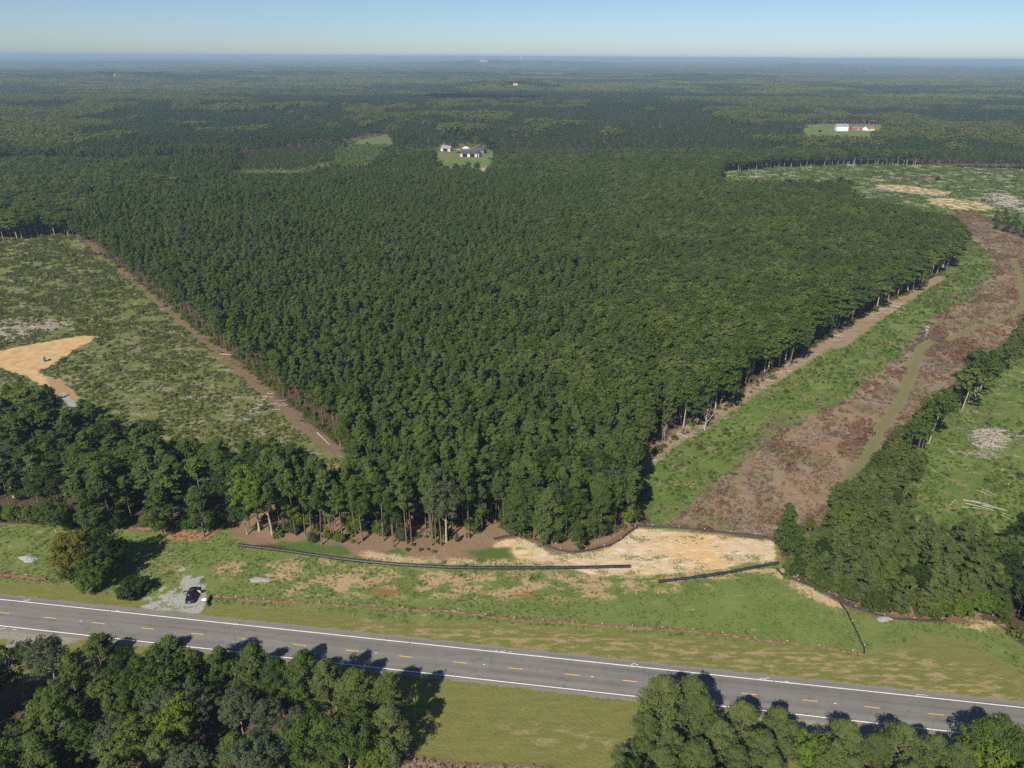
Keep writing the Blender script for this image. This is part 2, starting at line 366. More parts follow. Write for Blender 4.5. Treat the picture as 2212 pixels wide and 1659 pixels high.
zone('tanlow', [(-100, 1215), (60, 1225), (60, 1240), (-100, 1232)])
zone('tanlow', [(1100, 1575), (1250, 1590), (1350, 1605), (1340, 1615), (1200, 1605), (1090, 1585)])
zone('pinefloor', [(1685, 1225), (1757, 1262), (1830, 1300), (1900, 1326), (2000, 1336), (2120, 1340), (2120, 1315), (2000, 1310), (1850, 1270), (1760, 1225), (1700, 1195)])
zone('pinefloor', [(480, 1120), (500, 1150), (540, 1177), (620, 1176), (700, 1197), (860, 1206), (960, 1212), (1080, 1205), (1068, 1165), (1140, 1160), (1180, 1188), (1240, 1196), (1310, 1181), (1376, 1137), (1400, 1100), (1300, 1000), (600, 1000)])
zone('tongue', [(600, 1172), (650, 1168), (735, 1178), (765, 1200), (700, 1196), (620, 1190)]); zone('tongue', [(815, 1192), (860, 1185), (885, 1200), (880, 1216), (810, 1210)]); zone('tongue', [(1005, 1190), (1090, 1180), (1130, 1190), (1140, 1204), (1040, 1210)])
zone('sand', [(1376, 1142), (1450, 1147), (1672, 1170), (1676, 1211), (1600, 1216), (1560, 1228), (1500, 1234), (1400, 1241), (1330, 1240), (1260, 1238), (1200, 1216), (1120, 1208), (1100, 1182), (1066, 1180), (1080, 1167), (1140, 1163), (1180, 1192), (1235, 1200), (1310, 1188)])
zone('sand', [(1330, 1225), (1420, 1222), (1400, 1244), (1300, 1242)])
zone('sandthin', [(780, 1190), (900, 1205), (1060, 1210), (1140, 1212), (1280, 1218), (1200, 1222), (900, 1218), (780, 1205)])
zone('sandthin', [(1560, 1234), (1680, 1220), (1740, 1262), (1830, 1310), (1810, 1318), (1720, 1275), (1670, 1240)])
zone('sandthin', [(2060, 1345), (2120, 1340), (2170, 1345), (2120, 1362), (2080, 1358)])
zone('orange', [(355, 1146), (440, 1148), (480, 1140), (450, 1165), (400, 1170), (370, 1165)])
zone('rust', [(800, 1275), (845, 1270), (865, 1280), (840, 1285)])
zone('rust', [(1110, 1283), (1150, 1285), (1148, 1292), (1112, 1288)])
GREEN = [(1405, 1128), (1385, 1040), (1400, 985), (1480, 935), (1560, 890), (1620, 850), (1700, 800), (1780, 750), (1850, 700), (1930, 660), (2010, 615), (2060, 570), (2095, 520), (2140, 545), (2150, 590), (2100, 640), (2058, 664), (2022, 684), (1995, 707), (1958, 761), (1892, 811), (1825, 871), (1735, 907), (1682, 941), (1618, 987), (1525, 1074), (1440, 1135)]
BROWN = [(1440, 1135), (1475, 1107), (1525, 1074), (1618, 987), (1682, 941), (1735, 907), (1825, 871), (1892, 811), (1958, 761), (1995, 707), (2022, 684), (2058, 664), (2100, 640), (2150, 590), (2140, 550), (2105, 520), (2080, 490), (2065, 462), (2110, 458), (2160, 500), (2212, 515), (2500, 560), (2500, 600), (2212, 707), (2175, 731), (2098, 797), (2042, 851), (1975, 891), (1918, 984), (1825, 1064), (1775, 1097), (1740, 1160), (1680, 1164)]
BACK = [(1500, 400), (1548, 372), (1700, 360), (1880, 354), (2600, 378), (2600, 520), (2212, 500), (2140, 470), (2060, 462), (1960, 470), (1800, 450), (1600, 430)]
RIGHT = [(2700, 600), (2212, 770), (2130, 840), (2040, 900), (1960, 1000), (1940, 1110), (2050, 1190), (2300, 1230), (2700, 1240)]
LEFTC = [(-500, 500), (0, 515), (150, 508), (215, 545), (740, 990), (740, 1040), (450, 1010), (200, 950), (0, 900), (-500, 900)]
zone('green', GREEN); zone('green', BACK); zone('green', RIGHT)
zone('brown', BROWN); zone('brown', [(1890, 380), (1960, 372), (2060, 385), (2050, 392), (1950, 392)])
zone('olive', LEFTC); zone('olive', [(690, 350), (760, 300), (830, 288), (860, 300), (815, 345), (740, 365)])
zone('green', [(1700, 1185), (1780, 1100), (1830, 1070), (1920, 985), (2000, 880), (2300, 640), (2300, 800), (2000, 1100), (1900, 1180)]); zone('green', YOUNG); zone('green', OPEN_SCRUB)
zone('track', [(1826, 1045), (1875, 984), (1905, 924), (1942, 871), (1968, 811), (1988, 754), (2008, 739)], 1.9)
zone('track', [(2048, 734), (2108, 707), (2190, 680), (2212, 660), (2205, 600), (2190, 560)], 1.6)
zone('edgedirt', [(1385, 1000), (1480, 932), (1560, 886), (1620, 845), (1700, 797), (1800, 735), (1870, 690), (1930, 655), (2030, 600)], 3.2)
zone('edgedirt', [(1960, 640), (1930, 655), (1880, 690), (1800, 745)], 4.5)
zone('leftdirt', [(190, 520), (215, 545), (300, 612), (400, 697), (500, 777), (600, 872), (700, 957), (750, 992)], 2.5)
zone('farroad', [(1865, 418), (1940, 422), (2000, 424), (2100, 427), (2212, 433), (2500, 450)], 2.6)
zone('farroad', [(1000, 326), (1020, 326), (1045, 336)], 2.5)
zone('clay', [(-200, 750), (0, 758), (60, 745), (180, 725), (214, 727), (170, 752), (140, 772), (108, 792), (80, 800), (105, 815), (150, 838), (178, 868), (150, 868), (110, 845), (60, 815), (0, 795), (-200, 800)])
zone('clayorange', [(100, 815), (130, 815), (175, 862), (190, 878), (170, 878), (110, 845)])
zone('gravel', [(135, 845), (165, 872), (168, 880), (150, 880), (128, 852)])
zone('slash', [(-100, 690), (40, 688), (110, 690), (160, 700), (120, 712), (60, 725), (0, 745), (-100, 760)])
zone('slash', [(2105, 935), (2165, 925), (2180, 945), (2160, 975), (2110, 965)])
zone('slash', [(2130, 418), (2212, 438), (2300, 450), (2300, 470), (2180, 455), (2100, 440)])
zone('sandfar', [(1885, 400), (1930, 398), (1990, 405), (2060, 415), (2040, 424), (1980, 420), (1900, 410)])
zone('sandfar', [(2005, 428), (2060, 428), (2110, 436), (2150, 450), (2120, 456), (2050, 450), (2010, 442)])
zone('paddock', [(925, 322), (960, 308), (1050, 312), (1085, 345), (1060, 400), (930, 400)])
zone('paddock', [(1725, 268), (1820, 266), (1920, 268), (1925, 284), (1880, 296), (1790, 310), (1735, 300)])
zone('sandfar', [(1040, 366), (1046, 360), (1062, 357), (1066, 362), (1052, 378), (1042, 376)])
zone('sandfar', [(1903, 276), (1909, 272), (1915, 276), (1912, 284), (1905, 285)])
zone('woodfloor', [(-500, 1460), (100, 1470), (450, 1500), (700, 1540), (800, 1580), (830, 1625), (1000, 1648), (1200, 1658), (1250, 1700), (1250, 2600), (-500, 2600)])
zone('brushfloor', [(815, 1635), (900, 1640), (1000, 1650), (1150, 1656), (1230, 1670), (1230, 1900), (815, 1900)])
zone('lane', [(1640, 1540), (1760, 1555), (1900, 1577), (2060, 1598), (2090, 1640), (1900, 1612), (1730, 1585), (1640, 1560)])
zone('lane', [(-60, 1368), (35, 1362), (120, 1368), (185, 1378), (160, 1388), (110, 1395), (60, 1400), (35, 1410), (30, 1440), (0, 1440), (20, 1380), (-60, 1385)])
zone('gravel', [(300, 1310), (330, 1318), (380, 1322), (432, 1325), (440, 1310), (447, 1292), (440, 1272), (446, 1262), (428, 1262), (440, 1240), (400, 1262), (395, 1275), (380, 1285), (350, 1295)])
zone('gravelthin', [(330, 1278), (400, 1250), (388, 1225), (420, 1230), (440, 1245), (400, 1290), (340, 1315), (300, 1310)])
for k_r, pts_ in enumerate(([(455, 1288), (550, 1296), (650, 1300), (740, 1308), (850, 1316), (930, 1318), (1000, 1325), (1100, 1334), (1300, 1350), (1475, 1361), (1640, 1382), (1750, 1396), (1868, 1412)], [(-100, 1236), (0, 1242), (100, 1253)], [(1690, 1240), (1757, 1267), (1820, 1303), (1850, 1318), (1900, 1329), (2000, 1337), (2080, 1340)], [(1376, 1135), (1480, 1140), (1675, 1162), (1757, 1172)], [(1068, 1162), (1140, 1155), (1180, 1180), (1235, 1192), (1310, 1177), (1376, 1135)], [(283, 1143), (400, 1144)])):
    zone('rustline', pts_, .7 if k_r else .3)
# ------------------------------------------------------------------ ground: one sheet to the horizon
ys = [18.0]
while ys[-1] < 60000: ys.append(ys[-1] * 1.0068 if ys[-1] < 5000 else ys[-1] * 1.02)
ys = np.array(ys); NC = 430
uu = np.linspace(-1, 1, NC)
GX = uu[None, :] * (90 + 1.0 * ys[:, None]); GY = np.repeat(ys[:, None], NC, 1)
gx, gy = GX.ravel(), GY.ravel(); gz = terrain(gx, gy)
idx = np.arange(len(gx)).reshape(len(ys), NC)
gf = np.stack([idx[:-1, :-1], idx[:-1, 1:], idx[1:, 1:], idx[1:, :-1]], -1).reshape(-1, 4)
g_me = mesh_np('ground', np.stack([gx, gy, gz], 1), gf, smooth=True)
near = gy < 2600
_, _, gg = blocks(gx, gy); gd_ = np.where(gg & (gy > 640), 6.0, -40.0); g_me.attributes.new('z_clear', 'FLOAT', 'POINT').data.foreach_set('value', gd_.astype(np.float32))
for nm, parts in Z.items():
    d = np.full(len(gx), -40.0)
    for p, ln in parts: d[near] = np.maximum(d[near], sdf(gx[near], gy[near], p, ln))
    a = g_me.attributes.new('z_' + nm, 'FLOAT', 'POINT'); a.data.foreach_set('value', d.astype(np.float32))
t = NT('ground_cover')
fine = t.noise(1.6, 4, .65); mid = t.noise(.28, 4, .6); wide = t.noise(.05, 4, .6); grain = t.noise(7, 2, .6)
streak = t.noise(.5, 4, .62, stretch=(.45, 1.6, 1)); patch = t.noise(.17, 5, .66, stretch=(.75, 1.3, 1), off=11)
bigedge = t.noise(.11, 3, .6, off=47); tone = t.noise(.06, 3, .55, off=71)
col = t.ramp(fine, [(.040, .032, .021), (.070, .055, .036), (.10, .078, .052)])          # forest litter
def layer(nm, cols, src, edge=1.5, soft=.5, cover=None, lo=.3, hi=.7, amt=1.0, big=0):
    """one kind of ground: its own tones, a ragged edge, and bare gaps where cover = (noise, threshold, softness)"""
    global col
    e = t.math('MULTIPLY', t.math('SUBTRACT', t.math('ADD', mid, fine), 1.0), edge * 2.2)
    if big: e = t.math('ADD', e, t.math('MULTIPLY', t.math('SUBTRACT', bigedge, .5), big))
    f = t.step(t.math('ADD', t.attr('z_' + nm), e), -soft, soft)
    if cover: f = t.math('MULTIPLY', f, t.step(cover[0], cover[1] - cover[2], cover[1] + cover[2]))
    if amt < 1: f = t.math('MULTIPLY', f, amt)
    col = t.mix(f, col, t.ramp(src, cols, lo, hi) if len(cols) > 1 else cols[0])
mow = [(.098, .112, .030), (.128, .138, .040), (.158, .156, .054), (.20, .17, .08)]
layer('clear', [(.055, .085, .025), (.085, .115, .035), (.14, .14, .06)], wide, 0, 2)
layer('mow', mow, t.math('ADD', t.math('MULTIPLY', fine, .5), t.math('MULTIPLY', streak, .5)), .8)
layer('lush', [(.084, .118, .034), (.110, .148, .042), (.138, .172, .052), (.175, .185, .072)], t.math('ADD', t.math('MULTIPLY', fine, .45), t.math('MULTIPLY', patch, .55)), 1.3, .8)
layer('yellowgrass', [(.10, .155, .035), (.15, .19, .05)], patch, 5, 5, amt=.6)  # yellower green grass over part of the verge
layer('lush', [(.30, .215, .12), (.36, .26, .15)], fine, 1, 1, (streak, .66, .035), amt=.7)
layer('tan', [(.22, .17, .09), (.34, .25, .145), (.42, .31, .19)], fine, 2, 1.5, (patch, .50, .045), amt=.9)
layer('tanlow', [(.25, .19, .11), (.33, .25, .15)], fine, 3, 3, (streak, .54, .05), amt=.75)
layer('pinefloor', [(.13, .09, .056), (.195, .136, .088), (.27, .195, .13)], t.math('ADD', t.math('MULTIPLY', fine, .6), t.math('MULTIPLY', tone, .4)), .9, .8, big=3)
layer('tongue', [(.055, .095, .022), (.08, .13, .03)], fine, 2.2, 1)
layer('sand', [(.38, .295, .185), (.47, .375, .245), (.55, .46, .32)], t.math('ADD', t.math('MULTIPLY', grain, .3), t.math('MULTIPLY', mid, .7)), 1.2)
layer('sand', [(.50, .34, .15)], fine, 1, 2, (tone, .50, .06), amt=.65)
layer('sand', [(.62, .55, .44)], fine, -1, 2, (streak, .58, .05), amt=.6)
layer('sand', [(.085, .12, .04), (.15, .16, .07)], fine, -1, .5, (t.math('ADD', t.math('MULTIPLY', patch, .6), t.math('MULTIPLY', fine, .4)), .545, .02), amt=.8)
layer('sandthin', [(.34, .26, .16), (.46, .35, .22)], fine, 1.5, 1, (patch, .44, .06))
layer('orange', [(.26, .14, .075), (.32, .19, .11)], fine, 1)
layer('rust', [(.19, .075, .03), (.25, .12, .06)], fine, 1, 1.2)
layer('olive', [(.058, .084, .022), (.084, .112, .030), (.108, .126, .038), (.15, .145, .07), (.22, .185, .115)], t.math('ADD', t.math('MULTIPLY', fine, .5), t.math('MULTIPLY', mid, .5)), 1.5, 1, lo=.32, hi=.68, big=4)
layer('olive', [(.115, .140, .042)], fine, 0, 3, (tone, .53, .08), amt=.3)
layer('olive', [(.24, .21, .16), (.33, .28, .22)], fine, 0, 3, (t.math('ADD', t.math('MULTIPLY', patch, .6), t.math('MULTIPLY', fine, .4)), .555, .03), amt=.7)
layer('green', [(.045, .085, .020), (.068, .115, .025), (.095, .14, .032), (.15, .15, .06), (.22, .175, .11)], t.math('ADD', t.math('MULTIPLY', fine, .5), t.math('MULTIPLY', mid, .5)), 1.8, 1.2, lo=.32, hi=.72, big=7)
layer('green', [(.17, .15, .08), (.25, .19, .13)], fine, 0, 2, (t.math('ADD', t.math('MULTIPLY', patch, .6), t.math('MULTIPLY', fine, .4)), .555, .03), amt=.8)
layer('green', [(.14, .18, .045)], fine, 0, 3, (tone, .55, .05), amt=.45)
layer('brown', [(.15, .12, .065), (.195, .145, .092), (.235, .172, .115), (.28, .21, .145)], t.math('ADD', t.math('MULTIPLY', fine, .5), t.math('MULTIPLY', mid, .5)), 1.8, 1.2, lo=.35, hi=.65, big=9)
layer('brown', [(.09, .115, .035), (.13, .14, .05)], fine, 0, 2, (tone, .56, .04), amt=.55)
layer('brown', [(.20, .17, .145)], fine, 0, 2, (t.noise(.08, 3, .6, off=13), .56, .04), amt=.5)
layer('brown', [(.17, .09, .055), (.20, .115, .075)], fine, 1, 1, (patch, .58, .03), amt=.5)
layer('edgedirt', [(.16, .115, .078), (.24, .175, .12), (.32, .245, .175)], fine, 2.4, 1.2, (patch, .40, .06), big=5)
layer('leftdirt', [(.10, .072, .048), (.155, .11, .075), (.23, .17, .12)], fine, 2.6, 1.2, (patch, .42, .05), big=5)
layer('track', [(.095, .115, .036), (.125, .14, .05), (.16, .145, .07)], t.math('ADD', t.math('MULTIPLY', fine, .5), t.math('MULTIPLY', tone, .5)), 2.2, 1.8, (fine, .38, .1), big=3, amt=.8)
layer('clay', [(.34, .23, .105), (.43, .30, .15), (.50, .37, .20)], mid, 1.2, big=4)
layer('clayorange', [(.30, .20, .11)], fine, 1)
layer('slash', [(.16, .14, .115), (.28, .25, .21), (.36, .32, .28)], fine, 2, 2, (patch, .45, .06))
layer('paddock', [(.085, .13, .035), (.11, .15, .042), (.16, .155, .06)], wide, 2, 2)
layer('farroad', [(.25, .23, .19), (.32, .29, .24)], mid, .6, .5)
layer('sandfar', [(.50, .34, .19), (.58, .44, .28)], mid, 5, 3, (patch, .50, .05), big=16)
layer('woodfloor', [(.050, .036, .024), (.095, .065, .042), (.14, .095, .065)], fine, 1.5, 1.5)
layer('brushfloor', [(.12, .095, .06), (.21, .155, .105), (.26, .20, .14)], fine, 1.2)
layer('lane', [(.19, .18, .16), (.27, .255, .225)], fine, .5, .5)
layer('gravelthin', [(.24, .24, .22), (.34, .34, .31)], grain, 1.2, .6, (mid, .50, .04))
layer('gravel', [(.13, .135, .13), (.29, .30, .285), (.42, .43, .41)], grain, .8, .35)
layer('gravel', [(.08, .11, .035), (.14, .15, .07)], fine, 0, 1, (t.math('ADD', t.math('MULTIPLY', patch, .65), t.math('MULTIPLY', fine, .35)), .53, .02), amt=.85)
layer('rustline', [(.13, .075, .048), (.19, .115, .075)], fine, .35, .3)
t.bump(t.math('ADD', fine, t.math('MULTIPLY', grain, .35)), .55, .35)
g_me.materials.append(t.fin(col, .95, .08))
ground = mk('ground', g_me)
tag(ground, 'grass verges, sandy bare soil, brown brush strip and forest floor', kind='structure')
# ------------------------------------------------------------------ the highway
def strip(name, fy0, fy1, z, mat, x0=-420, x1=420, n=240, wob=0, ragged=0):
    v = []; f = []; rg = np.random.default_rng(hash(name) % 1000 if False else len(name))
    for i in range(n + 1):
        x = x0 + (x1 - x0) * i / n
        a, b = (rg.normal() * wob, rg.normal() * wob)
        v += [(x, fy0(x) + a, z), (x, fy1(x) + b, z)]
        if i: f.append((2 * i - 2, 2 * i, 2 * i + 1, 2 * i - 1))
    me = bpy.data.meshes.new(name); me.from_pydata(v, [], f); me.materials.append(mat)
    return mk(name, me)
ta = NT('asphalt'); rm = ta.n('ShaderNodeMapping'); ta.l(ta.pos(), rm.inputs[0]); rm.inputs[2].default_value = (0, 0, .131); rv = rm.outputs[0]
lane_ = ta.noise(.75, 3, .5, vec=rv, stretch=(.012, 1, 1)); sp_ = ta.noise(9, 3, .7); wd = ta.noise(.12, 3, .6); blot = ta.noise(.5, 4, .6, vec=rv, stretch=(.3, 1, 1), off=5)
ac = ta.ramp(ta.math('ADD', ta.math('MULTIPLY', lane_, .55), ta.math('ADD', ta.math('MULTIPLY', sp_, .25), ta.math('MULTIPLY', wd, .2))), [(.118, .114, .108), (.155, .149, .141), (.185, .178, .168)], .38, .62)
ta.bump(sp_, .2, .02); ac = ta.mix(ta.math('MULTIPLY', ta.step(blot, .60, .66), .35), ac, (.10, .096, .09)); crk = ta.n('ShaderNodeTexVoronoi', feature='DISTANCE_TO_EDGE'); crk.inputs['Scale'].default_value = .16; wv = ta.n('ShaderNodeVectorMath', operation='ADD'); nn_ = ta.n('ShaderNodeTexNoise'); nn_.inputs['Scale'].default_value = .6; ta.l(ta.pos(), nn_.inputs['Vector']); sc2 = ta.n('ShaderNodeVectorMath', operation='SCALE'); sc2.inputs[3].default_value = 2.5; ta.l(nn_.outputs['Color'], sc2.inputs[0]); ta.l(rv, wv.inputs[0]); ta.l(sc2.outputs[0], wv.inputs[1]); ta.l(wv.outputs[0], crk.inputs['Vector']); ac = ta.mix(ta.math('MULTIPLY', ta.math('SUBTRACT', 1, ta.step(crk.outputs['Distance'], .004, .013)), .4), ac, (.06, .058, .055)); asphalt = ta.fin(ac, .85, .25)
ts = NT('shoulder_chippings'); sc_ = ts.ramp(ts.noise(4, 4, .7), [(.12, .112, .10), (.18, .168, .15), (.24, .225, .20)]); shoulder = ts.fin(sc_, .95, .1)
o = strip('road_shoulder', lambda x: lo_k * x + lo_b - 1.25, lambda x: up_k * x + up_b + 1.75, .02, shoulder, n=1400, wob=.16); tag(o, 'grey chipped shoulder strips beside the highway', kind='structure')
o = strip('road', lambda x: lo_k * x + lo_b - .55, lambda x: up_k * x + up_b + 1.05, .05, asphalt, n=500, wob=.04); tag(o, 'grey asphalt two lane highway', kind='structure')
tw = NT('worn_paint_white'); wc = tw.mix(tw.step(tw.noise(5, 4, .7), .36, .46), (.30, .29, .27), (.80, .79, .76)); white = tw.fin(wc, .6, .3)
ty = NT('worn_paint_yellow'); yc = ty.mix(ty.step(ty.noise(5, 4, .7), .34, .42), (.32, .27, .17), (.72, .48, .12)); yellow = ty.fin(yc, .6, .3)
mb = MB(); zl = .054
def quadline(p, q, wd_, m, z=zl):
    p = Vector(p); q = Vector(q); d = (q - p).normalized(); nrm = Vector((-d.y, d.x)) * wd_ / 2
    mb.add([(p.x - nrm.x, p.y - nrm.y, z), (q.x - nrm.x, q.y - nrm.y, z), (q.x + nrm.x, q.y + nrm.y, z), (p.x + nrm.x, p.y + nrm.y, z)], [(0, 1, 2, 3)], m)
for k_, b_, gaps in ((up_k, up_b, [W(237, 1321), W(885, 1389), W(1672, 1472)]), (lo_k, lo_b, [W(261, 1381), W(938, 1456)])):
    cuts = sorted([-420] + [float(g[0]) for g in gaps] + [420])
    for a, b in zip(cuts[:-1], cuts[1:]): quadline((a + .12, k_ * (a + .12) + b_), (b - .12, k_ * (b - .12) + b_), .19, 0)
dash0 = W(*(np.array([1031.6, 1906.9]) * 2212 / 3000))[0]
for i in range(-26, 30):
    x = dash0 + i * 12.1; quadline((x - 1.5, ce_k * (x - 1.5) + ce_b), (x + 1.5, ce_k * (x + 1.5) + ce_b), .14, 1)
rs = np.random.default_rng(5)
for vx, vy, n in ((57, 1297, 7), (253, 1320, 3), (505, 1348, 3), (1080, 1407, 8), (1102, 1408, 2), (1371, 1436, 7), (1650, 1466, 8), (1698, 1473, 2), (1990, 1502, 8), (5, 1358, 5), (33, 1359, 4)):   # surveyors' spray scribbles
    x, y = map(float, W(vx, vy)); px_, py_ = x - n * .13, y
    for j in range(n):
        nx, ny = px_ + rs.uniform(.12, .45), y + rs.uniform(-.28, .28); quadline((px_, py_), (nx, ny), .09, 0, zl + .004 * (j % 3 + 1)); px_, py_ = nx, ny
for vx, vy in ((174, 1342), (812, 1411), (1046, 1436), (1279, 1462), (1804, 1520)):
    x, y = map(float, W(vx, vy)); quadline((x - .25, y), (x + .25, y + .05), .12, 0)
o = mb.obj('road_markings', [white, yellow]); tag(o, 'white edge lines, yellow centre dashes and sprayed survey marks', kind='structure')
# ------------------------------------------------------------------ distant rolling canopy surface
ths = np.linspace(-.86, .86, 900); rr_ = [5200.0]
while rr_[-1] < 46000: rr_.append(rr_[-1] * 1.0065)
rr_ = np.array(rr_); TH, RR = np.meshgrid(ths, rr_); cx = (RR * np.sin(TH)).ravel(); cy_ = (RR * np.cos(TH)).ravel()
blk, blh, blg = blocks(cx, cy_)
cz = terrain(cx, cy_) + 7 + 9 * blh + 4 * vnoise(cx / 260, cy_ / 260, 21) + 7 * (vnoise(cx / 60, cy_ / 60, 22)) + rng.uniform(0, 4, len(cx)) - 9 * (vnoise(cx / 700, cy_ / 320, 23) > .74)
cz = cz - 18 * np.exp(-((cx - WORKS[0]) / 130) ** 2 - ((cy_ - WORKS[1] + 120) / 170) ** 2)
idx = np.arange(len(cx)).reshape(TH.shape); cf = np.stack([idx[:-1, :-1], idx[:-1, 1:], idx[1:, 1:], idx[1:, :-1]], -1).reshape(-1, 4)
t = NT('far_canopy'); n1 = t.noise(.004, 4, .6, stretch=(.6, 1, 1)); n2 = t.noise(.03, 3, .7); n3 = t.noise(.0012, 3, .6, off=90, stretch=(.5, 1.2, 1))
c = t.ramp(t.math('ADD', t.math('MULTIPLY', n1, .55), t.math('MULTIPLY', n2, .45)), [(.022, .040, .014), (.036, .058, .020), (.052, .074, .025), (.082, .100, .036)], .34, .66)
c = t.mix(t.math('MULTIPLY', t.step(t.attr('belt'), .5, .62), .75), c, t.ramp(n2, [(.045, .075, .028), (.09, .12, .04)], .35, .65)); c = t.mix(t.step(n3, .64, .68), c, (.14, .16, .07))
t.m.cycles.emission_sampling = 'NONE'; far_m = t.fin(c, 1, 0)
far = mk('distant_woodland', mesh_np('distant_woodland', np.stack([cx, cy_, cz], 1), cf, [far_m])); far.data.attributes.new('belt', 'FLOAT', 'POINT').data.foreach_set('value', blk.astype(np.float32)); tag(far, 'endless wooded plain fading blue towards the horizon', 'woodland', kind='stuff')
# ------------------------------------------------------------------ prototypes for the uncountable woods (kept out of the scene)
def join_np(parts):
    v = np.concatenate([p[0] for p in parts]); o_ = 0; f = []; m = []
    for a, b, c in parts: f.append(b + o_); o_ += len(a); m += [c] * len(b)
    return v, np.concatenate(f), m
def lib_collection(name, items):
    c = bpy.data.collections.new(name)
    for i, me in enumerate(items): c.objects.link(bpy.data.objects.new(f'{name}_{i:02d}', me))
    return c
def trunk_np(H, r, n=4):
    a = np.arange(n) * 2 * math.pi / n; lo = np.stack([np.cos(a) * r, np.sin(a) * r, np.zeros(n)], 1); hi = np.stack([np.cos(a) * r * .4, np.sin(a) * r * .4, np.full(n, H)], 1)
    f = []
    for i in range(n): j = (i + 1) % n; f += [(i, j, n + j), (i, n + j, n + i)]
    return np.concatenate([lo, hi]), np.array(f)
def lod_pine(g_, H, nb, per, nl, size, tr):
    c, q, tp = pine_tufts(g_, H, g_.uniform(2.3, 3.8), H * g_.uniform(.36, .5), nb, per, tr)
    a = leaves(g_, c, q, nl, size, np.array([0, 0, H * .5])); b = trunk_np(H * .9, .17)
    return join_np([(a[0], a[1], 0), (b[0], b[1], 1)])
def lod_broad(g_, H, lb, per, nl, size, tr):
    c, q, tp = broad_tufts(g_, H, g_.uniform(3.3, 4.4), H * g_.uniform(.28, .4), lb, per, tr)
    a = leaves(g_, c, q, nl, size, np.array([0, 0, H * .5])); b = trunk_np(H * .7, .2)
    return join_np([(a[0], a[1], 0), (b[0], b[1], 1)])
M['pine_belt'] = foliage('pine_belt', [(.040, .074, .029), (.054, .092, .035), (.066, .104, .038)])
M['leaf_belt'] = foliage('hardwood_belt', [(.070, .098, .028), (.105, .134, .036), (.16, .175, .05)]); 
def lod_light(g_):
    c, q, tp = pine_tufts(g_, 18, g_.uniform(4.0, 5.0), 2.5, 46, 6, .95); a = leaves(g_, c, q, 26, .26, np.array([0, 0, 7.])); b = trunk_np(15, .2); return join_np([(a[0], a[1], 0), (b[0], b[1], 0)])
lp = []; lb_ = []; lp2 = []; lb2 = []
for i in range(6): v, f, m = lod_pine(np.random.default_rng(600 + i), 18, 24, 4, 22, .26, .74); lp.append(mesh_np(f'lp{i}', v, f, [M['pine'], M['bark']], m))
for i in range(6): v, f, m = lod_broad(np.random.default_rng(620 + i), 15, 14, 8, 22, .29, .75); lb_.append(mesh_np(f'lb{i}', v, f, [M['leaf'], M['bark_pale']], m))
for i in range(4): v, f, m = lod_pine(np.random.default_rng(640 + i), 18, 16, 3, 6, .62, .9); lp2.append(mesh_np(f'lp2{i}', v, f, [M['pine_belt'], M['bark']], m))
for i in range(4): v, f, m = lod_broad(np.random.default_rng(660 + i), 15, 10, 4, 8, .7, 1.0); lb2.append(mesh_np(f'lb2{i}', v, f, [M['leaf_belt'], M['bark_pale']], m))
COL = {'pine': lib_collection('pine_kit', lp), 'broad': lib_collection('broad_kit', lb_), 'pine_far': lib_collection('pine_far_kit', lp2), 'broad_far': lib_collection('broad_far_kit', lb2)}
COL['pine_pale'] = lib_collection('pale_pine_kit', [mesh_np(f'lq{i}', *lod_light(np.random.default_rng(680 + i))[:2], [M['pine_light']]) for i in range(6)])
def grove(seed, pinefrac, mat):
    g_ = np.random.default_rng(seed); parts = []
    for i in range(34):
        x, y = g_.uniform(-20, 20, 2); H = g_.uniform(13, 19); n = 9
        rad = g_.uniform(2.2, 3.0) if g_.random() < pinefrac else g_.uniform(3, 4.6)
        d = g_.normal(size=(n, 3)); d[:, 2] = np.abs(d[:, 2]) + .1; d /= np.linalg.norm(d, axis=1)[:, None]
        c = np.array([x, y, H - 4]) + d * np.array([rad * .7, rad * .7, 3.6])
        v, f = leaves(g_, c, np.full(n, 1.5), 6, 1.25, np.array([x, y, H - 6])); parts.append((v, f, 0))
    return mesh_np(f'grove{seed}', *join_np(parts)[:2], [mat])
M['far_pine'] = foliage('far_pines', [(.042, .074, .030), (.056, .088, .034)], trans=.15)
M['far_leaf'] = foliage('far_hardwoods', [(.080, .108, .030), (.15, .165, .05)], trans=.15)
COL['grove'] = lib_collection('grove_kit', [grove(700 + i, .9, M['far_pine']) for i in range(3)] + [grove(710 + i, .2, M['far_leaf']) for i in range(3)])
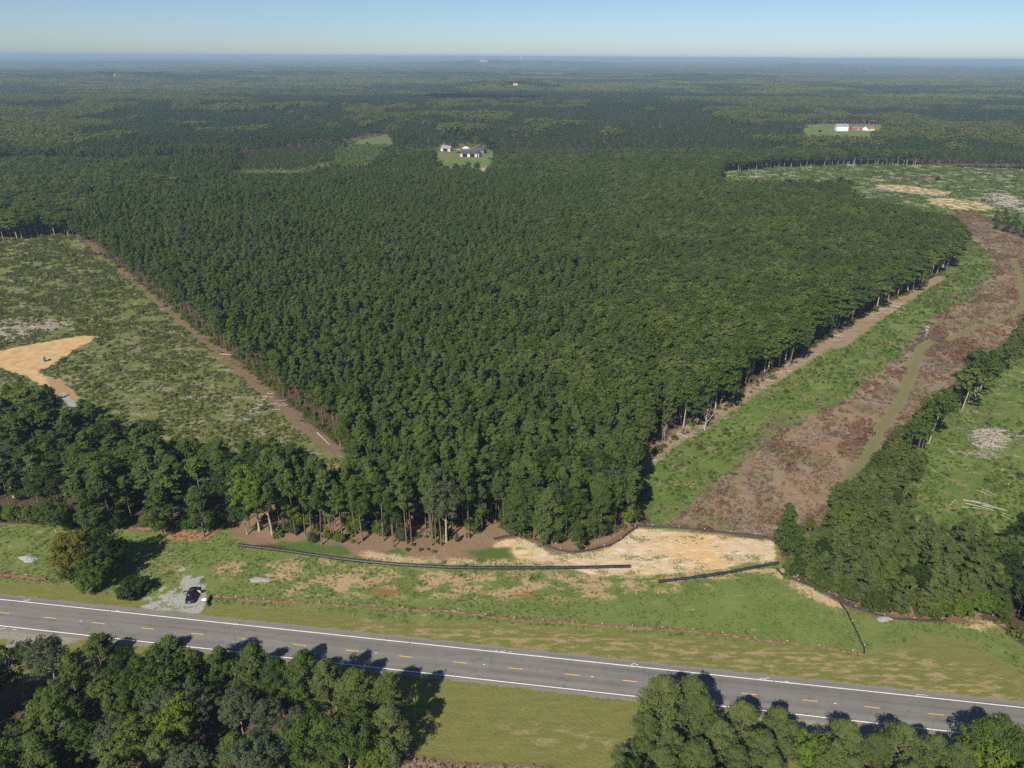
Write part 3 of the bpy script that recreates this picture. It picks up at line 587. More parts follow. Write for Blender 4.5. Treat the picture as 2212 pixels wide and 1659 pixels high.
def scatter(name, P, rz, scl, idx, coll, label, cat, tilt=0):
    me = bpy.data.meshes.new(name); n = len(P); me.vertices.add(n); me.vertices.foreach_set('co', np.asarray(P, np.float32).ravel())
    rot = np.zeros((n, 3), np.float32); rot[:, 2] = rz
    if tilt: rot[:, 0] = rng.normal(0, tilt, n); rot[:, 1] = rng.normal(0, tilt, n)
    scl = np.asarray(scl, np.float32)
    if scl.ndim == 1: scl = np.repeat(scl[:, None], 3, 1)
    me.attributes.new('rot', 'FLOAT_VECTOR', 'POINT').data.foreach_set('vector', rot.ravel())
    me.attributes.new('scl', 'FLOAT_VECTOR', 'POINT').data.foreach_set('vector', scl.astype(np.float32).ravel())
    me.attributes.new('pick', 'INT', 'POINT').data.foreach_set('value', np.asarray(idx, np.int32))
    ng = bpy.data.node_groups.new(name, 'GeometryNodeTree')
    ng.interface.new_socket('Geometry', in_out='INPUT', socket_type='NodeSocketGeometry'); ng.interface.new_socket('Geometry', in_out='OUTPUT', socket_type='NodeSocketGeometry')
    N = ng.nodes.new; gi, go, ip, ci = N('NodeGroupInput'), N('NodeGroupOutput'), N('GeometryNodeInstanceOnPoints'), N('GeometryNodeCollectionInfo')
    ci.inputs['Collection'].default_value = coll; ci.inputs['Separate Children'].default_value = True; ci.inputs['Reset Children'].default_value = True
    L = ng.links.new; L(gi.outputs[0], ip.inputs['Points']); L(ci.outputs[0], ip.inputs['Instance']); ip.inputs['Pick Instance'].default_value = True
    for nm, ty_, so in (('rot', 'FLOAT_VECTOR', 'Rotation'), ('scl', 'FLOAT_VECTOR', 'Scale'), ('pick', 'INT', 'Instance Index')):
        na = N('GeometryNodeInputNamedAttribute'); na.data_type = ty_; na.inputs['Name'].default_value = nm
        L(next(s for s in na.outputs if s.enabled and s.name == 'Attribute'), ip.inputs[so])
    L(ip.outputs[0], go.inputs[0])
    o = mk(name, me); md = o.modifiers.new('scatter', 'NODES'); md.node_group = ng
    tag(o, label, cat, kind='stuff'); return o
# ------------------------------------------------------------------ stands of trees
def jgrid(x0, x1, y0, y1, s, seed):
    g_ = np.random.default_rng(seed); nx = int((x1 - x0) / s) + 1; ny = int((y1 - y0) / s) + 1
    X, Y = np.meshgrid(x0 + np.arange(nx) * s, y0 + np.arange(ny) * s); X = X + (np.arange(ny)[:, None] % 2) * s * .5
    return (X + g_.uniform(-.55, .55, X.shape) * s).ravel(), (Y + g_.uniform(-.55, .55, X.shape) * s).ravel()
P_FRONT = WP([(500, 1156), (520, 1120), (640, 1080), (800, 1040), (1000, 1010), (1200, 1000), (1400, 1000), (1405, 1128), (1385, 1130), (1300, 1168), (1180, 1186), (1100, 1165), (1040, 1158), (1000, 1178), (880, 1187), (700, 1184), (560, 1172)])
P_BAND = WP([(520, 1140), (640, 1130), (1000, 1130), (1385, 1095), (1395, 1125), (1300, 1165), (1180, 1184), (1100, 1162), (1000, 1172), (880, 1178), (700, 1174), (560, 1165)])
P_PLANT = WP([(740, 1000), (760, 975), (640, 880), (560, 815), (470, 750), (370, 665), (300, 612), (215, 545), (150, 508), (300, 445), (600, 410), (900, 400), (1100, 405), (1500, 430), (1700, 450), (1900, 480), (2090, 500), (2085, 530), (2050, 575), (2000, 612), (1920, 657), (1850, 692), (1770, 738), (1700, 790), (1620, 845), (1560, 885), (1480, 930), (1400, 990), (1380, 1010), (1410, 1100), (1200, 1100), (700, 1100)])
P_MID = WP([(-600, 1125), (0, 1118), (130, 1132), (280, 1143), (400, 1138), (510, 1136), (640, 1120), (760, 1100), (760, 1000), (640, 980), (400, 960), (-600, 860)])
P_RIGHT = WP([(1700, 1238), (1757, 1260), (1830, 1298), (1900, 1322), (2000, 1333), (2120, 1338), (2165, 1330), (2240, 1420), (2500, 1570), (2700, 1500), (2600, 1180), (2212, 1190), (2000, 1155), (1820, 1150), (1760, 1165), (1720, 1180)])
TREES = []    # x, y, z, height, kind, variant, group
def put(x, y, h, kind, grp, z=None):
    z = terrain(x, y) if z is None else z
    for a, b, c, hh, k, g2 in zip(x, y, z, h, kind, grp): TREES.append((a, b, c, hh, k, g2))
g_ = np.random.default_rng(11)
def stand(poly, s, seed, hfun, kfun, grp, crf, excl=()):
    x, y = jgrid(poly[:, 0].min(), poly[:, 0].max(), poly[:, 1].min(), poly[:, 1].max(), s, seed)
    m = inside(x, y, poly)
    for e in excl: m &= ~inside(x, y, e)
    x, y = x[m], y[m]; h = hfun(x, y); z = terrain(x, y); ok = clear_of_openings(x, y, z, h, crf); x, y, h, z = x[ok], y[ok], h[ok], z[ok]
    k = kfun(x, y); put(x, y, h, k, [grp] * len(x), z); return x, y
U = lambda a, b: (lambda x, y: g_.uniform(a, b, len(x)))
def pick(*opts):
    ks = [o_[0] for o_ in opts]; ps = np.array([o_[1] for o_ in opts]); ps = ps / ps.sum()
    return lambda x, y: [ks[i] for i in g_.choice(len(ks), len(x), p=ps)]
def front_kind(x, y):
    px, py = PV(x, y, 0); r = g_.random(len(x))
    return [('field' if q < .35 else ('bushy' if q < .6 else ('slim' if q < .85 else 'broad'))) if a > 1040 else ('slim' if q < .84 else ('pine' if q < .95 else 'broad')) for a, q in zip(px, r)]
stand(P_BAND, 4.6, 51, U(2.5, 6.5), pick(('leafy', .7), ('bushy', .3)), 'front', .2)
stand(P_FRONT, 3.3, 1, lambda x, y: np.where(PV(x, y, 0)[0] > 1040, g_.uniform(13, 18, len(x)), g_.uniform(17, 22, len(x))), front_kind, 'front', .6)
def plant_kind(x, y):
    hard = vnoise(x / 28, y / 28, 31) * .55 + vnoise(x / 9, y / 9, 32) * .45 + np.clip((x + 10 - .12 * y) / 200, -.28, .26)
    return ['broad' if a > .64 else 'pine' for a in hard]
stand(P_PLANT, 3.85, 2, lambda x, y: 14.5 + 4.5 * vnoise(x / 40, y / 40, 33) + g_.uniform(-1.4, 1.9, len(x)), plant_kind, 'plantation', 1.4, [P_FRONT])
stand(P_MID, 5.4, 3, U(13, 19), pick(('field', .66), ('pine', .12), ('broad', .22)), 'midwood', 3.0, [P_FRONT, P_PLANT])
stand(P_RIGHT, 3.7, 4, U(9.5, 12.5), pick(('bushy', .45), ('field', .47), ('broad', .08)), 'rightwood', .8)
# everything else to 950 m
x, y = jgrid(-950, 950, 190, 950, 6.0, 5); m = np.abs(x) < 60 + .95 * y
for e in (P_FRONT, P_PLANT, P_MID, P_RIGHT): m &= ~inside(x, y, e)
x, y = x[m], y[m]
h = 13 + 6 * vnoise(x / 60, y / 60, 41) + g_.uniform(-1.5, 2.5, len(x)); z = terrain(x, y); ok = clear_of_openings(x, y, z, h, 2.6); x, y, h, z = x[ok], y[ok], h[ok], z[ok]
mixn = vnoise(x / 90, y / 90, 42) * .6 + vnoise(x / 25, y / 25, 43) * .4; bk, bh, bg_ = blocks(x, y); fy_ = np.clip((y - 450) / 200, 0, 1); mixn = mixn + fy_ * (bk - .42) * .9; h = h * (1 - .45 * fy_ * np.clip(.5 - bh, 0, .5) * 2)
kk_ = ~(bg_ & (y > 640)); x, y, h, z, mixn = x[kk_], y[kk_], h[kk_], z[kk_], mixn[kk_]
put(x, y, h, ['broad' if a > .53 else 'pine' for a in mixn], ['outer'] * len(x), z)
# low young pines in the pale block behind the plantation
pl = WP(YOUNG); x, y = jgrid(pl[:, 0].min(), pl[:, 0].max(), pl[:, 1].min(), pl[:, 1].max(), 3.6, 6); m = inside(x, y, pl); put(x[m], y[m], g_.uniform(4.5, 6.5, m.sum()), ['bushy'] * m.sum(), ['young'] * m.sum())
# farther: 950-2700 m single trees, then groves
def far_pts(y0, y1, s, seed):
    x, y = jgrid(-.92 * y1, .92 * y1, y0 * .72, y1, s, seed); r = np.hypot(x, y); m = (r > y0) & (r < y1) & (np.abs(x) < .95 * y + 50); return x[m], y[m]
x, y = far_pts(950 / .95, 2700, 8.2, 8)
x2, y2 = jgrid(-950, 950, 690, 950, 7.5, 9); 
m = (y > 950); x, y = x[m], y[m]
h = 13 + 6 * vnoise(x / 120, y / 120, 44) + g_.uniform(-1, 2.5, len(x)); z = terrain(x, y); ok = clear_of_openings(x, y, z, h, 3.0)
x, y, h, z = x[ok], y[ok], h[ok], z[ok]; bk, bh, bg_ = blocks(x, y); x, y, h, z, bk, bh = x[~bg_], y[~bg_], h[~bg_], z[~bg_], bk[~bg_], bh[~bg_]; mixn = bk * .7 + vnoise(x / 50, y / 50, 46) * .3
fb = mixn > .58; h = np.where(fb, h * 1.05, 8 + 9 * bh + g_.uniform(-.6, 1.2, len(h)))
for nm, mk_, cl, H0, lab, ct in (('distant_pine_forest', ~fb, 'pine_far', 18, 'dark green pine forest rolling away beyond the houses', 'pine forest'), ('distant_broadleaf_forest', fb, 'broad_far', 15, 'lighter green hardwood belts running through the distant pines', 'forest')):
    n = mk_.sum(); scatter(nm, np.stack([x[mk_], y[mk_], z[mk_]], 1), g_.uniform(0, 6.28, n), np.stack([h[mk_] / H0 * 1.35, h[mk_] / H0 * 1.35, h[mk_] / H0], 1), g_.integers(0, 4, n), COL[cl], lab, ct)
x, y = far_pts(2700, 7600, 31, 10); m = np.ones(len(x), bool)
for a_, b_ in FARH: m &= ~((np.abs(x - a_) < 45) & (y > b_ - 110) & (y < b_ + 25))
x, y = x[m], y[m]
z = terrain(x, y); n = len(x); bk, bh, bg_ = blocks(x, y); x, y, z, bk, bh = x[~bg_], y[~bg_], z[~bg_], bk[~bg_], bh[~bg_]; n = len(x); t1 = bk * .75 + vnoise(x / 120, y / 120, 49) * .25
s_ = g_.uniform(.9, 1.15, n); hz_ = s_ * np.where(t1 > .58, 1.0, .55 + .55 * bh)
scatter('far_forest', np.stack([x, y, z], 1), g_.uniform(0, 6.28, n), np.stack([s_, s_, hz_], 1), np.where(t1 > .58, 3, 0) + g_.integers(0, 3, n), COL['grove'], 'bluish wooded country stretching towards the horizon', 'forest')
# ------------------------------------------------------------------ hand-placed trees: crown tops traced, then fill
HAND = []   # x, y, h, kind, label, leaf material
def hand(vx, vy, h, kind, label, mat=None, w_=1.0, cat='tree', grp=None):
    x, y = W(vx, vy, h); HAND.append([float(x), float(y), h, kind, label, mat, w_, cat, grp])
def handb(vx, vy, h, kind, label, mat=None, w_=1.0, cat='tree', grp=None):
    x, y = W(vx, vy, 0); HAND.append([float(x), float(y), h, kind, label, mat, w_, cat, grp])
LW, RW = 'trees of the wood below the road', 'pines lining the near side of the road'
hand(10, 1395, 14, 'broad', 'dark crown at the very end of the near wood, beside the driveway', 'leaf_dark', 1, grp=LW)
hand(82, 1383, 15, 'broad', 'spreading tree with pale twiggy top next to the driveway mouth', 'leaf_grey', 1.1, grp=LW)
hand(145, 1420, 14, 'field', 'pine just behind the pale twiggy tree by the driveway', grp=LW)
hand(203, 1377, 16, 'field', 'pine reaching highest between the driveway and the big olive tree', None, 1.1, grp=LW)
hand(255, 1415, 14, 'broad', 'round dark crown below the pointed pine, near the verge', 'leaf_dark', grp=LW)
hand(335, 1415, 17, 'broad', 'large olive green tree with gold tinged crown in the near wood', 'leaf', 1.3, grp=LW)
hand(362, 1376, 17, 'field', 'pine touching the lower white edge line, above the large olive tree', None, 1.1, grp=LW)
hand(414, 1404, 14, 'field', 'small pine leaning over the road edge right of the tallest pine', None, .9, grp=LW)
hand(468, 1402, 14, 'field', 'low rounded pine at the road edge, casting a shadow on the near lane', None, 1.1, grp=LW)
hand(536, 1400, 16, 'field', 'broad pine whose shadow crosses the white line below the fifth dash', None, 1.15, grp=LW)
hand(592, 1425, 15, 'field', 'pine between two pointed road edge pines', None, 1, grp=LW)
hand(645, 1414, 16, 'field', 'full pine with its shadow on the near lane, left of the last pointed one', None, 1.1, grp=LW)
hand(700, 1430, 15, 'field', 'pointed pine near the end of the roadside wood', None, 1, grp=LW)
hand(765, 1453, 16, 'field', 'tall pine at the corner of the wood by the open mown grass', None, 1.15, grp=LW)
hand(828, 1462, 15, 'field', 'last pine of the near wood, its long shadow over the mown grass', None, 1.1, grp=LW)
hand(838, 1530, 14, 'field', 'pine in the edge of the wood facing the mown grass', None, 1.1, grp=LW)
hand(812, 1590, 8, 'leafy', 'bright green small tree at the foot of the pines by the mown grass', 'leaf_lime', .8, grp=LW)
hand(790, 1632, 6, 'leafy', 'bright green bush-like tree at the bottom corner of the near wood', 'leaf_lime', .8, grp=LW)
hand(505, 1490, 13, 'broad', 'grey green thin crowned tree in the middle of the near wood', 'leaf_grey', 1.1, grp=LW)
hand(235, 1560, 13, 'broad', 'grey green spreading tree with bare twigs low in the wood', 'leaf_grey', 1.3, grp=LW)
hand(560, 1590, 8, 'leafy', 'yellow green sapling among the bare stems at the bottom', 'leaf_lime', .6, grp=LW)
hand(1440, 1466, 17, 'field', 'tallest pine right of the mown grass, hiding the road edge', None, 1.25, grp=RW)
hand(1500, 1468, 15, 'field', 'second tall pine, its tip over the near lane', None, 1.15, grp=RW)
hand(1525, 1510, 14, 'field', 'pine tucked below the two tallest ones beside the road', None, 1.1, grp=RW)
hand(1400, 1540, 13, 'field', 'pine on the grass side below the tallest pine', None, 1.1, grp=RW)
hand(1345, 1610, 9, 'bushy', 'small pale pine standing out into the mown grass', None, 1, grp=RW)
hand(1605, 1526, 14, 'field', 'round pine with a ragged shadow on the white line', None, 1.15, grp=RW)
hand(1560, 1560, 14, 'field', 'pine below the round road edge pine', None, 1.1, grp=RW)
hand(1700, 1534, 14, 'field', 'pine with twin tips against the gravel lane', None, 1.2, grp=RW)
hand(1655, 1585, 14, 'field', 'pine in the second rank below the twin tipped one', None, 1.1, grp=RW)
hand(1775, 1590, 12, 'leafy', 'yellow green leafy tree between the roadside pines', 'leaf_lime', .9, grp=RW)
hand(1830, 1562, 14, 'field', 'pine standing before the pale gravel lane', None, 1.15, grp=RW)
hand(1893, 1590, 13, 'field', 'low pine right of the one before the gravel lane', None, 1.1, grp=RW)
hand(1960, 1572, 14, 'field', 'wide pine with its shadow over the lower white line', None, 1.25, grp=RW)
hand(2025, 1592, 14, 'field', 'pine sloping down towards the leafy corner tree', None, 1.1, grp=RW)
hand(2080, 1612, 13, 'field', 'pine next to the leafy corner tree', None, 1.1, grp=RW)
hand(2180, 1552, 15, 'broad', 'leafy light green tree whose shadow reaches across the lane', 'leaf', 1.2, grp=RW)
hand(2150, 1590, 12, 'leafy', 'bright leafy tree at the lower corner under the tall leafy one', 'leaf_lime', 1, grp=RW)
hand(2225, 1590, 14, 'broad', 'leafy tree cut by the frame at the lower corner', 'leaf', 1.1, grp=RW)
hand(1497, 1625, 8, 'bare', 'bare forked grey trunk below the tallest roadside pines', None, 1, grp=RW)
# far side of the road, left
handb(180, 1243, 13.5, 'leafy', 'golden topped tree at the verge left of the parked car', 'leaf_gold', .95)
handb(236, 1236, 13, 'leafy', 'dark olive tree close behind the golden one', 'leaf_dark', .85)
handb(216, 1270, 10, 'leafy', 'olive green tree leaning against the golden one', 'leaf', 1.0)
handb(192, 1285, 6, 'leafy', 'low leafy tree tangled with vines at the foot of the golden tree', 'leaf_lime', .8)
handb(152, 1262, 6, 'leafy', 'small yellowish tree at the grassy side of the golden tree', 'leaf_gold', .8)
for i, (a, b, h, m_) in enumerate(((-10, 1128, 6, 'leaf'), (30, 1126, 5, 'leaf_lime'), (70, 1132, 6, 'leaf'), (112, 1136, 5, 'leaf_dark'), (150, 1140, 7, 'leaf'), (255, 1143, 5, 'leaf_dark'), (345, 1143, 4, 'leaf'), (405, 1142, 5, 'leaf_dark'), (452, 1138, 5, 'leaf'), (490, 1130, 6, 'leaf_grey'))): handb(a, b, h, 'leafy', None, m_, 1.1, grp='midwood')
handb(290, 1283, 3.2, 'shrub', 'round dark green bush between the golden tree and the gravel', 'leaf_dark', 1.5, 'bush')
hand(160, 965, 17, 'field', 'broad pine on the left over the roadside wood', None, 1.4)
hand(215, 1000, 18, 'field', 'big rounded dark pine of the roadside wood, left of the shadowed gap', None, 1.3)
hand(372, 990, 18, 'field', 'big rounded pine right of the shadowed gap in the roadside wood', None, 1.3)
hand(420, 1060, 15, 'bushy', 'dense pine at the grass edge above the parked car', None, 1.2)
hand(330, 1060, 15, 'bushy', 'dense pine beside the dark shadowed gap', None, 1.1)
hand(180, 1060, 14, 'bushy', 'dense dark tree above the golden tree', None, 1.2)
hand(100, 1080, 13, 'broad', 'leafy tree over the grass bank at the left', 'leaf', 1.2)
hand(520, 1075, 12, 'broad', 'leafy tree with dead branches beside the front pines', 'leaf', 1.1)
handb(497, 1135, 9, 'bare', 'dead spiky tree at the left foot of the front pines', None, .9)
for i, (a, b, h, k_) in enumerate(((1700, 1238, 6, 'bushy'), (1722, 1246, 5, 'leafy'), (1748, 1257, 6, 'bushy'), (1776, 1270, 5, 'leafy'), (1800, 1282, 6, 'bushy'), (1826, 1294, 5, 'leafy'), (1852, 1304, 6, 'bushy'), (1885, 1316, 5, 'leafy'), (1772, 1250, 8, 'bushy'), (1800, 1264, 8, 'bushy'), (1835, 1280, 9, 'bushy'), (1870, 1296, 9, 'bushy'), (2020, 1332, 5, 'leafy'), (2145, 1330, 6, 'leafy'))): handb(a, b, h, k_, None, None if k_ == 'bushy' else 'leaf', 1.2, grp='rightwood')
# corridor edge specials
handb(1522, 930, 16, 'bare', 'white branching dead tree at the edge by the green strip', None, 1)
handb(1412, 905, 13, 'bare', 'pale dead crown poking out of the canopy near the stand corner', None, 1)
handb(1353, 985, 14, 'broad', 'spreading oak with pale limbs at the stand corner', 'leaf_dark', 1)
handb(1302, 980, 17, 'pine', 'thin crowned tall pine beside the oak at the stand corner', None, 1)
handb(1705, 793, 21, 'slim', 'single tall straight pine on the edge above the green strip', None, 1.3)
handb(2043, 588, 13, 'bare', 'white bare pole trunk at the far corner of the stand', None, .5)
handb(735, 965, 8, 'broad', 'bright yellow green small tree at the corner by the cleared strip', 'leaf_lime', .9)
handb(1250, 1192, 9, 'bushy', 'bluish green cedar beside the black silt fence', None, .8)
handb(1172, 1180, 16, 'bushy', 'tall full pine behind the curve of the silt fence', None, .75)
handb(1690, 1190, 15, 'bushy', 'tall pine standing out over the sand at the fence gap', None, .85)
handb(1712, 1215, 12, 'bushy', 'pine crowding the end of the second black tube', None, 1)
handb(1742, 1225, 11, 'bushy', 'ragged pine beside the bent silt fence', None, 1)
handb(1745, 1165, 7, 'broad', 'small golden leafed tree at the corner of the brown strip', 'leaf_gold', .7)
for i, (a, b) in enumerate(((1950, 1312), (2010, 1322), (2070, 1328), (2115, 1322))): handb(a, b, 5.5 + i % 2, 'leafy', ('yellow green leafy tree behind the small gravel pile', 'second yellow green tree along the silt fence, right of the gravel pile', 'wide yellow green tree over the end of the silt fence', 'pale yellow green tree above the bare patch at the fence end')[i], 'leaf_lime', 1.1)
handb(478, 368, 22, 'pine', 'tall tree with a rusty brown crown standing above the young pines', 'leaf_rust', 1.0)
handb(1630, 390, 17, 'bare', 'pale leafless tree far off on the edge of the clearing', None, 1)
for i in range(30):
    q = np.random.default_rng(3000 + i).uniform(0, 1, 3); px_ = 1390 + (2070 - 1390) * (i + q[0]) / 30; e_ = np.interp(px_, [1380, 1400, 1480, 1560, 1620, 1700, 1770, 1850, 1920, 2000, 2050, 2085], [1000, 985, 932, 885, 845, 790, 738, 692, 657, 612, 575, 540]); handb(px_ - 3, e_ - 3 - 6 * q[1], 7 + 6 * q[2], 'bare' if i % 3 else 'slim', 'slender pale trunk on the edge of the big stand above the green strip', None, .42 if i % 3 else .7, grp='pale trunks along the edge of the big stand')
for i, (a, b) in enumerate(((2165, 1290), (2200, 1330), (2215, 1250), (2230, 1380), (2190, 1215), (2240, 1180), (2260, 1300))): handb(a, b, 12 + i % 3, 'broad', 'dark leafy tree at the frame edge beside the bushy pine stand', 'leaf_dark', 1.2, grp='dark leafy trees at the frame edge')
# line of small trees between the brown strip and the cut-over ground
LN = 'small trees lining the brown strip'
g_ = np.random.default_rng(77); nline = 0
for (a, b), (c, d), n in (((1800, 1125), (1885, 1055), 16), ((1885, 1060), (1960, 965), 20), ((1870, 1105), (1990, 1030), 18), ((1800, 1150), (1960, 1090), 14), ((1960, 965), (2050, 875), 18), ((2050, 880), (2150, 800), 18), ((2150, 800), (2290, 690), 22), ((2140, 800), (2290, 670), 18)):
    for i in range(n):
        q = (i + g_.uniform(0, 1)) / n; handb(a + (c - a) * q + g_.normal() * 7, b + (d - b) * q + g_.normal() * 6, g_.uniform(7, 11.5), 'bushy' if g_.random() < .62 else ('slim' if g_.random() < .5 else 'broad'), None, None, g_.uniform(.9, 1.25), grp=LN)
for i, (a, b) in enumerate(((2150, 497), (2172, 502), (2195, 508), (2212, 515), (2230, 512), (2165, 485), (2190, 490), (2215, 496), (2150, 478), (2235, 520))): handb(a, b, 9 + (i * 7 % 4), 'bushy', None, None, 1.1, grp='clump of pines beside the far bend of the brown strip')
for i, (a, b, h) in enumerate(((1590, 415, 12), (1625, 420, 13), (1660, 418, 12), (1700, 420, 14), (1725, 418, 13), (1790, 412, 11), (1812, 412, 14), (1832, 414, 12))): handb(a, b, h, 'broad', None, 'leaf_dark', 1.25, grp='dark round trees before the far clearing')
handb(2022, 400, 9, 'broad', 'lone dark bush-like tree in the far clearing', 'leaf_dark', 1.1)
handb(983, 331, 15, 'broad', 'large round tree beside the cream house', 'leaf_dark', 1.5)
handb(1070, 342, 17, 'broad', 'huge dark tree shading the parked cars by the barn', 'leaf_dark', 1.7)
for i, (a, b, h, s_) in enumerate(((948, 322, 15, 1.2), (958, 316, 17, 1.3), (1000, 316, 14, 1.2), (1012, 316, 15, 1.3), (1028, 318, 15, 1.2), (1045, 322, 17, 1.4), (950, 366, 9, 1.2), (985, 372, 10, 1.2), (1012, 370, 11, 1.3), (1030, 374, 12, 1.2), (1078, 352, 15, 1.5))): handb(a, b, h, 'broad', None, 'leaf_dark' if i % 2 else None, s_, grp='round trees around the farm pasture')
handb(1062, 330, 16, 'broad', 'dark tree behind the shaded cars', 'leaf_dark', 1.5)
handb(1770, 291, 9, 'broad', 'round dark tree in the far bright meadow', 'leaf_dark', 1.4)
handb(1725, 272, 17, 'bare', 'pale grey leafless tree beside the far bright meadow', None, 1.2)
handb(1185, 290, 15, 'bare', 'grey leafless tree in the woods far behind the houses', None, 1.2)
handb(1305, 287, 20, 'bare', 'pale forked leafless tree in the far hardwood belt', None, 1.2)
def filln(poly_v, h0, s, seed, kinds, ps, grp, ymin=None):
    g2 = np.random.default_rng(seed); p = WP(poly_v, h0); x, y = jgrid(p[:, 0].min(), p[:, 0].max(), max(p[:, 1].min(), 56), p[:, 1].max(), s, seed); m = inside(x, y, p); x, y = x[m], y[m]
    hx = np.array([q[0] for q in HAND]); hy = np.array([q[1] for q in HAND])
    for a, b in zip(x, y):
        if np.min(np.hypot(hx - a, hy - b)) < s * .62: continue
        if ymin and ymin(a, b): continue
        k = kinds[g2.choice(len(kinds), p=ps)]; HAND.append([a, b, h0 + g2.uniform(-2, 2), k, None, ('leaf_dark', 'leaf', 'leaf', 'leaf_grey', None)[g2.integers(0, 5)] if k == 'broad' else None, g2.uniform(1, 1.2), 'tree', grp])
filln([(-250, 1440), (100, 1440), (330, 1470), (600, 1480), (800, 1500), (830, 1560), (815, 1640), (800, 2300), (-250, 2300)], 14, 6.0, 91, ['broad', 'field', 'bare'], [.55, .42, .03], LW, lambda a, b: (-58 < a < -14 and b < 84) or b < 62)
filln([(1380, 1600), (1430, 1540), (1600, 1580), (1850, 1620), (2100, 1650), (2330, 1640), (2330, 2200), (1330, 2200), (1340, 1680)], 13, 5.2, 92, ['field', 'broad'], [.9, .1], RW, lambda a, b: b < 60)
# ------------------------------------------------------------------ the trees that can be counted, each an object of its own
KITN = {'field': 'pine_tree', 'leafy': 'broadleaf_tree', 'pine': 'pine_tree', 'slim': 'pine_tree', 'bushy': 'pine_tree', 'broad': 'broadleaf_tree', 'bare': 'dead_tree', 'shrub': 'round_bush'}
DEF = {LW: {'pine_tree': 'dark green pine crown inside the near wood below the road', 'broadleaf_tree': 'rounded leafy crown inside the near wood below the road', 'dead_tree': 'bare grey stems showing between crowns of the near wood'},
       RW: {'pine_tree': 'light green pine in the belt on the near side of the road', 'broadleaf_tree': 'leafy tree mixed into the pine belt on the near side of the road'},
       LN: {'pine_tree': 'small thin pine in the line between brown strip and cut-over ground', 'broadleaf_tree': 'small leafy tree in the line between brown strip and cut-over ground'},
       'clump of pines beside the far bend of the brown strip': {'pine_tree': 'dark pine of the clump beside the far bend of the brown strip'},
       'round trees around the farm pasture': {'broadleaf_tree': 'round leafy tree at the rim of the farm pasture'},
       'dark round trees before the far clearing': {'broadleaf_tree': 'dark round tree before the far green clearing'},
       'front': {'pine_tree': 'tall slender pine with a bare trunk on the brown litter above the long tube', 'broadleaf_tree': 'leafy tree mixed among the slender front pines above the long tube'},
       'plantation': {'pine_tree': 'dark pine crown in the close canopy of the big planted stand', 'broadleaf_tree': 'rounded lighter crown showing in the canopy of the big planted stand'},
       'midwood': {'pine_tree': 'full pine in the wood between the car and the cut-over slope', 'broadleaf_tree': 'leafy tree in the wood between the car and the cut-over slope'},
       'rightwood': {'pine_tree': 'bushy light green pine in the stand behind the bent silt fence', 'broadleaf_tree': 'leafy tree in the pine stand behind the bent silt fence'}}
GRP = {'front': 'slender pines along the front of the big stand', 'plantation': 'trees of the big planted stand', 'midwood': 'trees of the wood above the parked car', 'rightwood': 'trees of the stand behind the bent silt fence'}
gi_ = np.random.default_rng(99); PL = []
PALE = 'pale trunks along the edge of the big stand'; RIM = 'round trees around the farm pasture'; CL = 'clump of pines beside the far bend of the brown strip'; DR = 'dark round trees before the far clearing'; FE = 'dark leafy trees at the frame edge'
ZONES = {LW: ((260, 'near wood driveway end'), (560, 'near wood middle'), (9999, 'near wood meadow end')),
         RW: ((1600, 'beside the mown grass'), (1900, 'before the gravel lane'), (9999, 'near the leafy corner tree')),
         'front': ((640, 'above the long pipe start'), (760, 'above the pipe bend'), (900, 'above the pipe middle'), (1040, 'before the silt fence curve'), (1200, 'behind the silt fence curve'), (9999, 'next to the sandy bank')),
         'midwood': ((150, 'left of the golden tree'), (300, 'behind the golden tree'), (430, 'above the parked car'), (9999, 'beside the slender pines')),
         'rightwood': ((1850, 'sandy end of bushy stand'), (1980, 'behind the stone heap'), (2100, 'above the bare patch'), (9999, 'towards the dark trees')),
         'plantation': ((800, 'at the corner by the cut-over slope'), (1000, 'above the long pipe'), (1200, 'deep behind the fence curve'), (9999, 'towards the green strip')),
         LN: ((1840, 'tree line corner by the bushy stand'), (1880, 'widest part of the tree line'), (1930, 'lower part of the tree line'), (1980, 'middle of the tree line'), (2040, 'upper middle of the tree line'), (2110, 'thin part of the tree line'), (2190, 'far part of the tree line'), (9999, 'tree line end at the frame')), PALE: ((1560, 'near end of the green strip'), (1800, 'middle of the green strip'), (9999, 'far end of the green strip')),
         RIM: ((9999, 'rim of the farm pasture'),), CL: ((9999, 'clump by the brown strip bend'),), DR: ((9999, 'before the far clearing'),), FE: ((9999, 'at the frame edge'),)}
def q_auto(l): return l.startswith('slender pale trunk') or l.startswith('dark leafy tree at the frame edge')
DEF[PALE] = {'dead_tree': '', 'pine_tree': ''}; DEF[FE] = {'broadleaf_tree': ''}
def plant(x, y, z, h, kind, label, mat, w_, cat, grp):
    v = int(gi_.integers(0, NV[kind])); nm = KITN[kind]; cm, wm = LIB[f'{kind}{v}']; s = h / HT[kind]
    e = empty(nm, (x, y, z - .05), gi_.uniform(0, 6.28), (s * w_, s * w_, s))
    e.rotation_euler[0] = gi_.normal() * .025; e.rotation_euler[1] = gi_.normal() * .025
    if cm:
        c = mk('crown', cm, e)
        if mat is None and kind == 'broad' and gi_.random() < .05: mat = 'leaf_lime'
        if mat is None and kind == 'leafy' and grp == 'front' and gi_.random() < .5: mat = 'leaf_lime'
        if mat is None and grp == 'midwood' and kind == 'field' and gi_.random() < .45: mat = 'pine_light'
        if mat is None and nm == 'pine_tree' and (grp in (RW, 'rightwood', LN) or (grp == LW and gi_.random() < .5)): mat = 'pine_light'
        if mat: c.material_slots[0].link = 'OBJECT'; c.material_slots[0].material = M[mat]
    mk('trunk', wm, e)
    if label is None or grp in ZONES and q_auto(label): label = DEF[grp][nm]; PL.append((e, nm, mat, grp, x, y, h))
    tag(e, label, cat, GRP.get(grp, grp))
